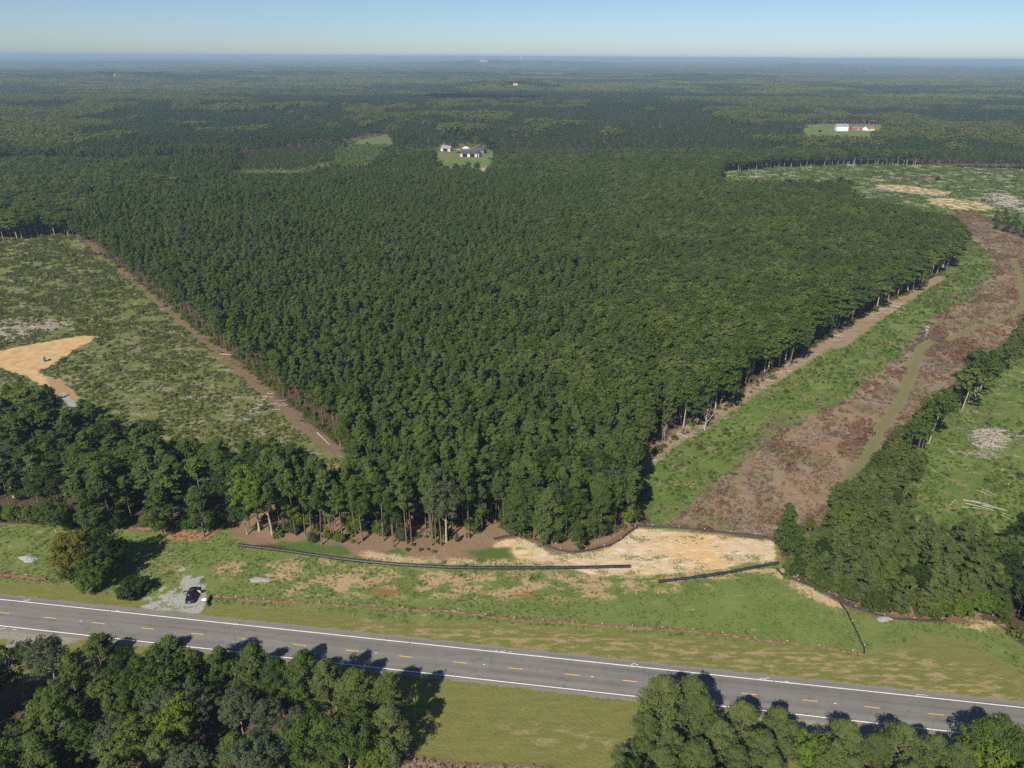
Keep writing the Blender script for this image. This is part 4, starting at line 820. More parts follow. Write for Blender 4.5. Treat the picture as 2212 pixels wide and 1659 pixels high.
for q in HAND: plant(q[0], q[1], float(terrain(q[0], q[1])), *q[2:])
T = sorted(TREES, key=lambda q: q[0] ** 2 * .6 + q[1] ** 2)
nh = sum(1 for q in HAND if KITN[q[3]] == 'pine_tree'); nb = sum(1 for q in HAND if KITN[q[3]] == 'broadleaf_tree')
rest = []; hx = np.array([q[0] for q in HAND]); hy = np.array([q[1] for q in HAND])
for q in T:
    if np.min(np.hypot(hx - q[0], hy - q[1])) < 2.6: continue
    px, py = PV(q[0], q[1], q[3] * .8); vis = -40 < px < 2250
    pineish = KITN[q[4]] == 'pine_tree'
    if q[5] in DEF and vis and not (q[5] == 'rightwood' and gi_.random() < .35) and ((pineish and nh < 300) or (not pineish and nb < 235 and q[1] < 420)):
        rs_ = gi_.random(); mat = None
        if not pineish: mat = 'leaf_dark' if rs_ < .3 else ('leaf_grey' if rs_ < .4 else ('leaf_lime' if rs_ > .97 else None)); nb += 1
        else: nh += 1
        plant(q[0], q[1], q[2], q[3], q[4], None, mat, gi_.uniform(.9, 1.2) * (1.2 if q[5] == 'midwood' else 1), 'tree', q[5])
    else: rest.append(q)
ORD = 'first second third fourth fifth sixth seventh eighth ninth tenth eleventh twelfth thirteenth fourteenth fifteenth sixteenth seventeenth eighteenth nineteenth twentieth'.split()
RANK = ('front row', 'second row', 'third row', 'fourth row', 'fifth row', 'sixth row', 'seventh row', 'eighth row')
LOOK = {None: '', 'leaf': 'green', 'leaf_dark': 'dark', 'leaf_grey': 'greyish', 'leaf_lime': 'yellow green', 'leaf_gold': 'golden', 'leaf_rust': 'rusty', 'pine_light': 'light'}
sets = {}
for r_ in PL:
    e, nm, mat, grp, x, y, h = r_; px = PV(x, y, 0)[0]; zi = next(i for i, (lim, _) in enumerate(ZONES[grp]) if px < lim); y0 = min(q[5] for q in PL if q[3] == grp and abs(q[4] - x) < 14)
    rk = min(7, int((y - y0) / 5.0)) if grp in (LW, RW, 'front', 'midwood', 'rightwood', 'plantation') else 0
    sets.setdefault((grp, zi, rk, nm, LOOK[mat]), []).append(r_)
for (grp, zi, rk, nm, lk), rs_ in sets.items():
    rs_.sort(key=lambda q: q[4] / q[5]); many = len(rs_) > 1; noun = {'pine_tree': 'pine', 'broadleaf_tree': 'leafy tree', 'dead_tree': 'bare grey tree'}[nm]
    for i, q in enumerate(rs_):
        where = ZONES[grp][zi][1]; row = f', {RANK[rk]}' if grp in (LW, RW, 'front', 'midwood', 'rightwood', 'plantation') else ''
        od = (ORD[i] + ' ') if many and i < 20 else ''; fr = ' from the left' if many and i < 20 else ('' if many else '')
        row = '' if len(where.split()) > 6 else row
        hint = 'slender ' if grp == PALE else ('tall ' if q[6] > 18 else ('low ' if q[6] < 9 else ('full ' if not lk else '')))
        q[0]['label'] = f"{od}{hint}{lk + ' ' if lk else ''}{noun}{fr}{row} {where}"
A = np.array([(q[0], q[1], q[2], q[3]) for q in rest]); K = np.array([q[4] for q in rest])
GR = np.array([q[5] for q in rest]); ml = (GR == 'rightwood') & (K != 'broad'); a = A[ml]; n = len(a); s_l = a[:, 3] / 18 * 1.0
scatter('bushy_pines', a[:, :3], g_.uniform(0, 6.28, n), np.stack([s_l * 1.05, s_l * 1.05, s_l], 1), g_.integers(0, 6, n), COL['pine_pale'], 'close light green canopy inside the bushy pine stand by the bent fence', 'pine stand', .03); A = A[~ml]; K = K[~ml]
for nm, ks, cl, lab, ct in (('pine_forest', ('pine', 'slim', 'bushy', 'field'), 'pine', 'dense dark green pine canopy of the planted block and the woods round it', 'pine forest'), ('broadleaf_forest', ('broad',), 'broad', 'lighter rounded hardwood canopy mixed through the pines', 'forest')):
    m = np.isin(K, ks); a = A[m]; n = len(a); H0 = np.where(np.isin(K[m], ['broad']), 15, 18)
    wd_ = np.where(np.isin(K[m], ['bushy', 'field']), 1.4, np.where(K[m] == 'slim', .8, 1.0)) * g_.uniform(.85, 1.3, n)
    s = a[:, 3] / H0; wd_ = wd_ * np.where(K[m] == 'broad', g_.uniform(1.0, 1.55, n), 1.0)
    scatter(nm, a[:, :3], g_.uniform(0, 6.28, n), np.stack([s * wd_, s * wd_, s], 1), g_.integers(0, 6, n), COL[cl], lab, ct, .03)
# ------------------------------------------------------------------ low growth on the open ground
def clump_np(g_, n, rad, hgt, size, up=.4):
    p = g_.normal(size=(n, 3)); p /= np.linalg.norm(p, axis=1)[:, None]; p[:, 2] = np.abs(p[:, 2]); p *= g_.uniform(.5, 1, (n, 1)) * np.array([rad, rad, hgt])
    nn = p / np.array([rad, rad, hgt]) + np.array([0, 0, up]) + g_.normal(size=(n, 3)) * .45; nn /= np.linalg.norm(nn, axis=1)[:, None]
    a = np.cross(nn, g_.normal(size=(n, 3))); a /= np.linalg.norm(a, axis=1)[:, None]; b = np.cross(nn, a); s = size * g_.uniform(.6, 1.4, (n, 1))
    return np.stack([p + a * s, p - a * s * .5 + b * s * .7, p - a * s * .5 - b * s * .7], 1).reshape(-1, 3), np.arange(n * 3).reshape(-1, 3)
def tuft_np(g_, n, rad, hgt):
    b = g_.normal(size=(n, 3)) * rad * .5; b[:, 2] = 0; d = g_.normal(size=(n, 3)) * .45; d[:, 2] = 1; d = d * hgt * g_.uniform(.5, 1.2, (n, 1)); s = g_.normal(size=(n, 3)); s[:, 2] = 0; s /= np.linalg.norm(s, axis=1)[:, None]
    return np.stack([b - s * .07, b + s * .07, b + d], 1).reshape(-1, 3), np.arange(n * 3).reshape(-1, 3)
M['weed'] = foliage('green_regrowth', [(.055, .10, .022), (.075, .13, .028), (.10, .155, .035), (.135, .175, .045)], [(.56, (.16, .17, .08)), (.64, (.06, .09, .04))])
M['scrub'] = foliage('olive_scrub', [(.064, .096, .026), (.088, .120, .033), (.112, .136, .042), (.14, .15, .058)], [(.55, (.14, .14, .075)), (.62, (.17, .145, .10))], pscale=.05)
M['brush'] = foliage('dry_brown_brush', [(.20, .148, .088), (.235, .172, .11), (.275, .205, .14), (.28, .235, .185)], [(.55, (.17, .085, .055)), (.61, (.24, .21, .18))], pscale=.055)
M['grass'] = foliage('long_grass', [(.115, .165, .046), (.14, .185, .055), (.165, .20, .065)], [(.6, (.19, .19, .08))], .5)
M['under'] = foliage('undergrowth_leaves', [(.06, .09, .025), (.09, .125, .03), (.125, .15, .035)])
def kit(name, fn, mat, n=3):
    COL[name] = lib_collection(name + '_kit', [mesh_np(f'{name}{i}', *fn(np.random.default_rng(800 + i)), [mat]) for i in range(n)])
kit('weed', lambda g: clump_np(g, 44, .6, .5, .15), M['weed']); kit('scrub', lambda g: clump_np(g, 44, .65, .55, .15), M['scrub'])
kit('brush', lambda g: clump_np(g, 50, .7, .95, .15, .2), M['brush']); kit('grass', lambda g: tuft_np(g, 26, .55, .34), M['grass']); kit('under', lambda g: clump_np(g, 110, 1.0, 1.4, .2), M['under'])
def ground_z(name): return np.max([0])
def fsd(name, x, y):
    d = np.full(x.shape, -40.0)
    for p, ln in Z[name]: d = np.maximum(d, sdf(x, y, p, ln))
    return d
def cover(name, polys, s, seed, coll, label, cat, size=(.6, 1.4), keep=None, grow=0.0, avoid=(), patchy=None, wig=0):
    P_ = []; 
    for i, p in enumerate(polys):
        p = np.asarray(p); x, y = jgrid(p[:, 0].min(), p[:, 0].max(), p[:, 1].min(), min(p[:, 1].max(), 1100), s, seed + i)
        m = inside(x + wig * (vnoise(x / 9, y / 9, 5) - .5), y + wig * (vnoise(x / 9, y / 9, 6) - .5), p) & (np.abs(x) < 70 + .95 * y)
        for a in avoid: m &= fsd(a, x, y) < -.4
        if patchy: m &= (vnoise(x / patchy[0], y / patchy[0], seed) * .6 + vnoise(x / (patchy[0] * .3), y / (patchy[0] * .3), seed + 1) * .4) > patchy[1]
        x, y = x[m], y[m]
        th = np.clip(s * 220 / np.maximum(y, 1), 0, 1) if grow else np.ones(len(x))     # fewer but bigger far away
        k = rng.random(len(x)) < th if grow else np.ones(len(x), bool); x, y = x[k], y[k]
        P_.append(np.stack([x, y, terrain(x, y) - .03], 1))
    P_ = np.concatenate(P_); n = len(P_); sz = rng.uniform(*size, n) * np.where(rng.random(n) < .04, 1.9, 1) * (1 + grow * np.clip(P_[:, 1] - 250, 0, 600) / 300)
    scatter(name, P_, rng.uniform(0, 6.28, n), np.stack([sz, sz, sz * rng.uniform(.7, 1.3, n)], 1), rng.integers(0, 3, n), COL[coll], label, cat); return n
gz_ = [WP(GREEN)]
N_ = {}
N_['g'] = cover('green_regrowth', gz_ + [WP(BACK), WP(RIGHT)], 1.35, 900, 'weed', 'knee high green regrowth on the strip beside the stand and the cut-over ground', 'regrowth', (.35, 1.25), grow=.8, avoid=('edgedirt', 'sandfar', 'track'), patchy=(9, .42), wig=16)
N_['b'] = cover('brown_brush', [WP(BROWN)], 1.15, 910, 'brush', 'dead brown and russet brush filling the cleared corridor', 'brush', (.35, 1.15), grow=.8, avoid=('track', 'edgedirt'), patchy=(6, .40), wig=20)
M['russet'] = foliage('russet_brush', [(.18, .095, .062), (.205, .12, .08), (.215, .145, .10)]); M['mauve'] = foliage('bare_twig_brush', [(.17, .15, .135), (.14, .12, .10)])
kit('russet', lambda g: clump_np(g, 60, .8, 1.0, .15, .2), M['russet']); kit('mauve', lambda g: clump_np(g, 60, .9, .9, .12, .2), M['mauve'])
cover('russet_brush', [WP(BROWN)], 1.5, 951, 'russet', 'taller rusty red brush clumps in the brown strip', 'brush', (.7, 1.5), avoid=('track',), patchy=(13, .62), wig=6)
cover('grey_brush', [WP(BROWN)], 1.6, 961, 'mauve', 'greyish bare twig clumps in the brown strip', 'brush', (.6, 1.3), avoid=('track',), patchy=(11, .60), wig=6)
cover('strip_shrubs', gz_ + [WP(RIGHT)], 3.2, 971, 'under', 'scattered green shrubs on the regrowth strips', 'shrub', (.35, .95), avoid=('edgedirt', 'track'), patchy=(14, .52), wig=8)
cover('slope_shrubs', [WP(LEFTC)], 3.6, 981, 'under', 'scattered green shrubs on the logged slope', 'shrub', (.35, .9), avoid=('clay', 'leftdirt', 'gravel'), patchy=(14, .50))
N_['o'] = cover('olive_scrub', [WP(LEFTC)], 1.45, 920, 'scrub', 'patchy olive scrub over the logged slope', 'scrub', (.5, 1.7), grow=.8, avoid=('clay', 'leftdirt', 'gravel'), patchy=(7, .40))
N_['o2'] = cover('pale_scrub', [WP([(690, 350), (760, 300), (830, 288), (860, 300), (815, 345), (740, 365)])], 4, 925, 'weed', 'pale green young growth on the gap behind the planted stand', 'scrub', (3, 6))
N_['l'] = cover('long_grass', [p for p, ln in Z['lush']], .9, 930, 'grass', 'long green grass on the graded verge', 'grass', (.35, .95), avoid=('gravel', 'sand', 'pinefloor', 'rust', 'gravelthin'), patchy=(7, .36))
N_['n'] = cover('verge_brush', [p for p, ln in Z['brushfloor']], .9, 935, 'brush', 'dry brush at the bottom edge of the mown grass', 'brush', (.4, 1.0), patchy=(3, .3))
# shrubs under and along the wood edges
EDGES = [([(540, 1150), (640, 1155), (740, 1162), (880, 1165), (1000, 1158)], 5), ([(1700, 1246), (1757, 1262), (1830, 1298), (1950, 1325)], 3), ([(215, 548), (300, 608), (370, 658), (470, 746), (560, 811), (640, 876), (720, 936), (758, 972)], 5), ([(225, 545), (310, 600), (380, 650), (480, 740), (570, 805), (650, 870)], 8), ([(500, 1130), (640, 1130), (740, 1125), (880, 1125), (1000, 1120)], 10), ([(500, 1100), (740, 1100), (1000, 1090)], 12), ([(1060, 1135), (1120, 1155), (1180, 1178)], 3), ([(1300, 1160), (1385, 1120), (1400, 1060)], 4), ([(0, 1118), (130, 1130), (280, 1138), (420, 1136)], 4), ([(760, 978), (640, 882), (560, 815), (470, 750), (370, 662), (300, 610)], 3), ([(1400, 992), (1480, 935), (1560, 888), (1620, 845), (1700, 790), (1770, 740), (1850, 690), (1920, 655), (2000, 612)], 3), ([(1850, 1308), (1950, 1322), (2050, 1330), (2120, 1335), (2160, 1335), (2230, 1420)], 3), ([(830, 1560), (820, 1620), (700, 1640), (500, 1650)], 4)]
P_ = []
for pts_, wd_ in EDGES:
    p = WP(pts_)
    for a, b in zip(p[:-1], p[1:]):
        L_ = np.hypot(*(b - a)); n = int(L_ / 1.9) + 1; q = rng.uniform(0, 1, n)[:, None]; P_.append(a + (b - a) * q + rng.normal(0, wd_ * .35, (n, 2)) + np.array([0, wd_ * .3]))
P_ = np.concatenate(P_); n = len(P_)
scatter('undergrowth', np.concatenate([P_, np.zeros((n, 1))], 1), rng.uniform(0, 6.28, n), rng.uniform(.35, 1.0, n) * rng.choice([1, 1, 1.6, 2.3], n), rng.integers(0, 3, n), COL['under'], 'leafy undergrowth along the feet of the wood edges', 'undergrowth')
# sticks and slash left by logging
def stick_np(g):
    mb = MB()
    for i in range(5):
        a = g.uniform(0, 3.14); L_ = g.uniform(.6, 2.0); x, y = g.normal(0, .6, 2); r = g.uniform(.03, .07); z = g.uniform(.03, .3)
        mb.tube([(x - math.cos(a) * L_, y - math.sin(a) * L_, z), (x + math.cos(a) * L_, y + math.sin(a) * L_, z + g.uniform(0, .3))], [r, r * .5], 4)
    return mb
c_ = bpy.data.collections.new('slash_kit')
for i in range(4): c_.objects.link(bpy.data.objects.new(f'slash{i}', stick_np(np.random.default_rng(850 + i)).mesh(f'slash{i}', M['dead'])))
COL['slash'] = c_
Q = []
for p, s, sd0 in ((WP(LEFTC), 14, 1), (WP(RIGHT), 9, 2), (WP(BACK), 12, 3), (WP([(-100, 690), (110, 690), (160, 700), (60, 725), (-100, 760)]), 2.0, 4), (WP([(2105, 935), (2165, 925), (2180, 945), (2160, 975), (2110, 965)]), 1.6, 5), (WP([(1385, 1000), (1480, 925), (1700, 790), (1930, 650), (1960, 660), (1700, 810), (1400, 1010)]), 3.2, 6), (WP([(2130, 415), (2212, 430), (2300, 450), (2300, 470), (2180, 455)]), 3, 7), (WP([(400, 855), (620, 860), (600, 930), (480, 900)]), 3.0, 8)):
    x, y = jgrid(p[:, 0].min(), p[:, 0].max(), p[:, 1].min(), p[:, 1].max(), s, 860 + sd0); m = inside(x, y, p) & (fsd('clay', x, y) < 0) & (vnoise(x / 15, y / 15, 870 + sd0) > .42); Q.append(np.stack([x[m], y[m], terrain(x[m], y[m]) + .05], 1))
Q = np.concatenate(Q); n = len(Q); scatter('logging_debris', Q, rng.uniform(0, 6.28, n), rng.uniform(.5, 1.5, n) * (1 + np.clip(Q[:, 1] - 300, 0, 500) / 400), rng.integers(0, 4, n), COL['slash'], 'pale broken sticks and slash scattered over the logged ground', 'debris')
print('COUNTS', N_, 'undergrowth', len(P_))
# ------------------------------------------------------------------ silt fences and black tubes
def resample(P, s):
    P = [Vector((float(a), float(b))) for a, b in P]; out = [P[0]]
    for a, b in zip(P[:-1], P[1:]):
        n = max(1, int((b - a).length / s)); out += [a + (b - a) * (i + 1) / n for i in range(n)]
    return out
M['silt_black'] = plain('black_silt_fabric', (.035, .033, .032), .7, .3, .3, 2)
t = NT('mud_stained_fabric'); mc = t.ramp(t.noise(1.2, 4, .6), [(.07, .042, .028), (.125, .07, .043), (.17, .105, .066), (.22, .165, .11)]); M['silt_rust'] = t.fin(mc, .85, .15)
M['stake'] = plain('grey_stake', (.32, .27, .21), .8, .2); M['cap'] = plain('stake_cap', (.75, .74, .72), .5, .3)
def silt_fence(label, pts, mat, seed, hgt=.75, gap=2.6):
    P = resample(WP(pts), 1.1); g = np.random.default_rng(seed); v = []; f = []
    root = empty('silt_fence', (P[0].x, P[0].y, 0)); o0 = P[0]
    for i, p in enumerate(P):
        d = (P[min(i + 1, len(P) - 1)] - P[max(i - 1, 0)]).normalized(); nrm = Vector((-d.y, d.x)); w_ = g.normal() * .06; h = hgt * g.uniform(.82, 1.08) * (.55 if g.random() < .06 else 1); q = p - o0 + nrm * w_
        ln = g.normal() * .08
        for a, z in ((-.18, .0), (-.02, .25), (ln - .02, h), (ln + .02, h), (.03, .25), (.03, .0)): v.append((q.x + nrm.x * a, q.y + nrm.y * a, z))
        if i:
            b = (i - 1) * 6
            for k in range(5): f.append((b + k, b + 6 + k, b + 7 + k, b + k + 1))
    me = bpy.data.meshes.new('fabric'); me.from_pydata(v, [], f); me.materials.append(mat); mk('fabric', me, root)
    mb = MB(); mb.box(-.025, .025, -.025, .025, 0, hgt + .25, 0); st = mb.mesh('post', [M['stake']]); mb = MB(); mb.box(-.07, .07, -.07, .07, hgt + .2, hgt + .34, 0); cp_ = mb.mesh('cap', [M['cap']])
    S = resample([(p.x, p.y) for p in P], 99); acc = 0; last = P[0]; n = 0
    for p in P:
        acc += (p - last).length; last = p
        if acc >= gap and n < 95:
            acc = 0; n += 1; o = mk('post', st, root, (p.x - o0.x, p.y - o0.y, 0)); o.rotation_euler = (g.normal() * .06, g.normal() * .06, 0)
            if n % 2 == 0: mk('cap', cp_, o)
    tag(root, label, 'fence'); return root
silt_fence('long mud stained silt fence running across the green verge beside the road', [(455, 1290), (480, 1290), (550, 1298), (650, 1302), (740, 1309), (790, 1313), (850, 1317), (930, 1319), (980, 1321), (1040, 1331), (1110, 1339), (1300, 1352), (1475, 1363), (1560, 1371), (1640, 1384), (1700, 1390), (1780, 1400), (1840, 1410), (1868, 1414)], M['silt_rust'], 1, .5)
silt_fence('short dark return of silt fence at the edge of the gravel by the car', [(456, 1288), (452, 1297), (447, 1308), (452, 1310)], M['silt_black'], 2, .9, 1.8)
silt_fence('rusty silt fence stub in the grass at the far left', [(-60, 1238), (0, 1243), (50, 1247), (101, 1254)], M['silt_rust'], 3)
silt_fence('black silt fence wrapping round the pale sandy bank below the pines', [(1067, 1166), (1085, 1161), (1110, 1157), (1135, 1158), (1160, 1167), (1185, 1181), (1210, 1190), (1237, 1195), (1275, 1189), (1315, 1180), (1340, 1167), (1360, 1150), (1378, 1137), (1420, 1139), (1475, 1142), (1560, 1151), (1640, 1159), (1676, 1165)], M['silt_black'], 4, .55)
silt_fence('short silt fence length beyond the tall pine at the corner of the brown strip', [(1726, 1168), (1760, 1174), (1790, 1180)], M['silt_black'], 5, .55)
silt_fence('black silt fence bending along the foot of the bushy pine stand', [(1676, 1229), (1690, 1242), (1715, 1253), (1757, 1270), (1790, 1284), (1815, 1300), (1835, 1311), (1870, 1322), (1905, 1332), (1910, 1333)], M['silt_black'], 6, .55)
silt_fence('black silt fence continuing right of the small gravel pile', [(1920, 1336), (1960, 1339), (2000, 1341), (2045, 1341)], M['silt_black'], 7, .55)
silt_fence('dark silt fence branch running down the grass to the corner of the muddy one', [(1815, 1302), (1828, 1320), (1840, 1345), (1850, 1362), (1858, 1385), (1866, 1398), (1868, 1412)], M['silt_black'], 8, .5)
silt_fence('rusty silt fence in the tree shadow left above the car', [(283, 1143), (330, 1144), (368, 1145), (402, 1146)], M['silt_rust'], 9, .6)
t = NT('black_plastic'); pc = t.ramp(t.noise(1.4, 3, .6), [(.010, .011, .012), (.022, .023, .024), (.05, .048, .044)]); M['tube'] = t.fin(pc, .38, .45)
t = NT('black_film'); pc = t.ramp(t.noise(1.4, 3, .6), [(.010, .013, .015), (.03, .036, .04)]); t.bump(t.noise(2.5, 3), .8, .2); M['film'] = t.fin(pc, .45, .5)
def smooth_path(P, n=70):
    P = [np.array((float(a), float(b))) for a, b in P]; L_ = [0]
    for a, b in zip(P[:-1], P[1:]): L_.append(L_[-1] + np.hypot(*(b - a)))
    tt = np.linspace(0, L_[-1], n); x = np.interp(tt, L_, [p[0] for p in P]); y = np.interp(tt, L_, [p[1] for p in P])
    for _ in range(8): x[1:-1] = (x[:-2] + 2 * x[1:-1] + x[2:]) / 4; y[1:-1] = (y[:-2] + 2 * y[1:-1] + y[2:]) / 4
    return x, y
x, y = smooth_path(WP([(515, 1177), (600, 1187), (737, 1207), (800, 1214), (870, 1220), (987, 1226), (1107, 1227), (1234, 1226), (1361, 1223)], .4))
g = np.random.default_rng(3); root = empty('black_pipe', (x[0], y[0], 0)); mb = MB(); PP = [(a - x[0], b - y[0], .42 + g.normal() * .012) for a, b in zip(x, y)]
mb.tube(PP, .43, 16); mb.obj('tube', M['tube'], root, smooth=False)
mb = MB(); mb.tube([PP[0], PP[0]], .3, 4)
for i in range(7, len(PP) - 3, 8):
    mb = MB(); a, b = Vector(PP[i]), Vector(PP[i + 1]); d = (b - a).normalized(); mb.tube([a, a + d * .35], .465, 16); mb.obj('joint_collar', M['tube'], root)
mb = MB(); e_ = Vector(PP[-1]); d = (e_ - Vector(PP[-2])).normalized(); mb.tube([e_ - d * .15, e_ + d * .06], [.46, .46], 16); mb.obj('end_ring', plain('tube_end', (.09, .08, .07), .6, .3), root)
tag(root, 'very long glossy black pipe laid along the verge below the pines', 'pipe')
x, y = smooth_path(WP([(1424, 1256), (1500, 1247), (1575, 1236), (1640, 1223), (1682, 1216)], .35), 40); root = empty('black_pipe', (x[0], y[0], 0)); mb = MB()
PP = [(a - x[0], b - y[0], .38 + g.normal() * .03) for a, b in zip(x, y)]
mb.tube(PP, [.40 + g.normal() * .035 for _ in PP], 12); mb.obj('tube', M['film'], root)
for i in range(2, len(PP) - 1, 3):
    mb = MB(); a, b = Vector(PP[i]), Vector(PP[i + 1]); d = (b - a).normalized(); n_ = Vector((d.y, -d.x, 0)); q = a + n_ * .42; mb.box(-.2, .2, -.13, .13, -.02, .09, 0, (.07, .05)); mb.obj('sand_bag', M['film'], root, (q.x, q.y, .0), math.atan2(d.y, d.x))
mb = MB(); e_ = Vector(PP[0]); d = (Vector(PP[1]) - e_).normalized(); mb.tube([e_ - d * .05, e_ + d * .12], [.44, .44], 12); mb.obj('end_ring', M['tube'], root)
tag(root, 'shorter wrinkled black tube slanting up to the bushy pines', 'pipe')
# ------------------------------------------------------------------ gravel heaps, stump, logs, board
def heap(label, vx, vy, rx, ry, h, seed, mat):
    x0, y0 = map(float, W(vx, vy)); g = np.random.default_rng(seed); v = []; f = []; nr, na = 7, 22; ph = g.uniform(0, 6, 4)
    for i in range(nr + 1):
        q = i / nr
        for k in range(na):
            a = 6.283 * k / na; w_ = 1 + .22 * math.sin(2 * a + ph[0]) + .13 * math.sin(3 * a + ph[1]) + .08 * math.sin(7 * a + ph[2])
            v.append((math.cos(a) * q * rx * w_, math.sin(a) * q * ry * w_, h * (1 - q ** 1.5) * g.uniform(.75, 1.15) - (.02 if i == nr else 0)))
        if i:
            for k in range(na): f.append(((i - 1) * na + k, i * na + k, i * na + (k + 1) % na, (i - 1) * na + (k + 1) % na))
    f.append(tuple(range(na)))
    me = bpy.data.meshes.new('gravel_heap'); me.from_pydata(v, [], f); me.materials.append(mat); tag(mk('gravel_heap', me, loc=(x0, y0, 0)), label, 'gravel heap')
t = NT('crushed_stone'); sc_ = t.ramp(t.noise(6, 3, .7), [(.13, .135, .13), (.27, .275, .27), (.38, .38, .37)]); t.bump(t.noise(8, 2), .8, .15); M['stone'] = t.fin(sc_, .9, .2)
heap('low heap of grey crushed stone in the grass left of the golden tree', 62, 1207, 2.6, 1.4, .7, 1, M['stone'])
heap('flat triangular heap of grey stone in the grass right of the car', 561, 1252, 2.4, 1.3, .35, 2, M['stone'])
heap('small grey stone heap plugging the silt fence at the pine stand', 1911, 1337, 1.9, 1.0, .5, 3, M['stone'])
t = NT('brush_grey'); M['grey_wood'] = plain('weathered_wood', (.33, .30, .27), .9, .1, .3, 2)
def stick_pile(name, label, vx, vy, n, Lr, spread, hgt, seed, cat, ang=None, mat='grey_wood', rr=(.03, .09)):
    x0, y0 = map(float, W(vx, vy)); g = np.random.default_rng(seed); mb = MB()
    for i in range(n):
        a = g.uniform(0, 3.14) if ang is None else ang + g.normal() * .25; L_ = g.uniform(*Lr) / 2; x, y = g.normal(0, spread[0] / 2), g.normal(0, spread[1] / 2); q = math.exp(-(x / spread[0]) ** 2 - (y / spread[1]) ** 2); z = g.uniform(0, hgt) * q + .08; r = g.uniform(*rr); tl = g.normal() * .12
        mb.tube([(x - math.cos(a) * L_, y - math.sin(a) * L_, max(.05, z - tl * L_)), (x + math.cos(a) * L_, y + math.sin(a) * L_, max(.05, z + tl * L_))], [r, r * .6], 5)
    o = mb.obj(name, M[mat], loc=(x0, y0, float(terrain(x0, y0)))); tag(o, label, cat); return o
stick_pile('brush_pile', 'heap of pale stripped trunks on the cut-over ground at the right edge', 2125, 945, 46, (4, 10), (6, 3), .8, 1, 'brush pile', .5, 'grey_wood', (.05, .11))
stick_pile('brush_pile', 'grey twiggy slash heap on the far clearing by the sandy road', 1906, 412, 160, (3, 9), (9, 6), 4.5, 2, 'brush pile')
stick_pile('brush_pile', 'second grey slash heap below the far sandy road at the frame edge', 2190, 441, 120, (3, 8), (10, 5), 2, 3, 'brush pile')
stick_pile('brush_pile', 'low grey slash heap by the tree line right of the white trunks', 2120, 985, 30, (2, 6), (4, 3), .6, 4, 'brush pile')
gl = np.random.default_rng(17)
for i, (a, b, c, d) in enumerate(((2080, 1080, 2140, 1094), (2085, 1088, 2150, 1104), (2100, 1082, 2170, 1102), (2078, 1096, 2135, 1102), (2120, 1092, 2180, 1105), (2160, 1112, 2190, 1128), (2165, 1110, 2196, 1122), (2052, 1091, 2066, 1078), (2175, 1050, 2185, 1040), (2120, 972, 2160, 984), (2190, 985, 2212, 992), (2070, 975, 2090, 985))):
    p, q = WP([(a, b), (c, d)]); mb = MB(); r = gl.uniform(.07, .14); v = q - p; mb.tube([(0, 0, .15), (v[0] * .5, v[1] * .5, .22 + gl.uniform(0, .2)), (v[0], v[1], .12)], [r, r * .8, r * .4], 6); o = mb.obj('felled_pole', M['dead'], loc=(float(p[0]), float(p[1]), 0)); tag(o, ('pale pole at the top of the fanned bundle on the green cut-over ground', 'second pale pole of the fanned bundle on the green ground', 'long pale pole crossing the fanned bundle', 'short pole at the left tip of the fanned bundle', 'lowest pale pole of the fanned bundle', 'pale pole lying by the dark trees near the frame edge', 'twin of the pole by the dark trees, just above it', 'short upright leaning pole left of the fanned bundle', 'small pale pole above the fanned bundle near the frame', 'white pole just below the heap of stripped trunks', 'white pole at the frame edge level with the low heap', 'pale pole left of the low grey slash heap')[i], 'log', 'felled poles on the cut-over ground')
for i, (a, b, c, d, lb) in enumerate(((476, 765, 500, 767, 'short white log lying on the cleared strip beside the big stand'), (685, 935, 713, 962, 'long thin fallen trunk on the bare strip near the stand corner'), (576, 852, 592, 850, 'small pale log on the litter below the edge trees'), (1330, 1190 - 4, 1360, 1192 - 4, 'thin stick lying on the sandy bank by the fence'))):
    p, q = WP([(a, b), (c, d)]); mb = MB(); v = q - p; mb.tube([(0, 0, .2), (v[0], v[1], .16)], [.17, .1], 6); o = mb.obj('fallen_log', M['dead'], loc=(float(p[0]), float(p[1]), 0)); tag(o, lb, 'log')
for i, (a, b, c, d, lb) in enumerate(((655, 1323, 676, 1303, 'pale bent stick poking from the grass right of the car'), (592, 1309, 590, 1318, 'curved white strip of plastic lying in the grass'), (762, 1337, 768, 1318, 'thin pale stick in the grass below the muddy fence'))):
    p, q = WP([(a, b), (c, d)]); mb = MB(); v = q - p; mb.tube([(0, 0, .12), (v[0] * .6, v[1] * .5, .2), (v[0], v[1], .12)], [.07, .06, .04], 5); o = mb.obj('stick', M['dead'], loc=(float(p[0]), float(p[1]), 0)); tag(o, lb, 'stick')
x0, y0 = map(float, W(95, 781)); g = np.random.default_rng(41); root = empty('tree_stump', (x0, y0, 0), 0, .7); mb = MB(); mb.tube([(0, 0, 0), (.1, 0, 1.2), (.3, .1, 3.1)], [1.5, 1.1, .9], 9); mb.obj('bole', M['grey_wood'], root)
mb = MB()
for i in range(16):
    a = g.uniform(0, 6.28); L_ = g.uniform(1.2, 3.2); z = g.uniform(1.5, 3.2); mb.tube([(0, 0, z * .8), (math.cos(a) * L_ * .5, math.sin(a) * L_ * .5, z), (math.cos(a) * L_, math.sin(a) * L_, z + g.uniform(-.6, 1.2))], [.25, .14, .04], 5)
mb.obj('root', M['grey_wood'], root); tag(root, 'upturned grey stump with tangled roots on the sandy clearing', 'stump')
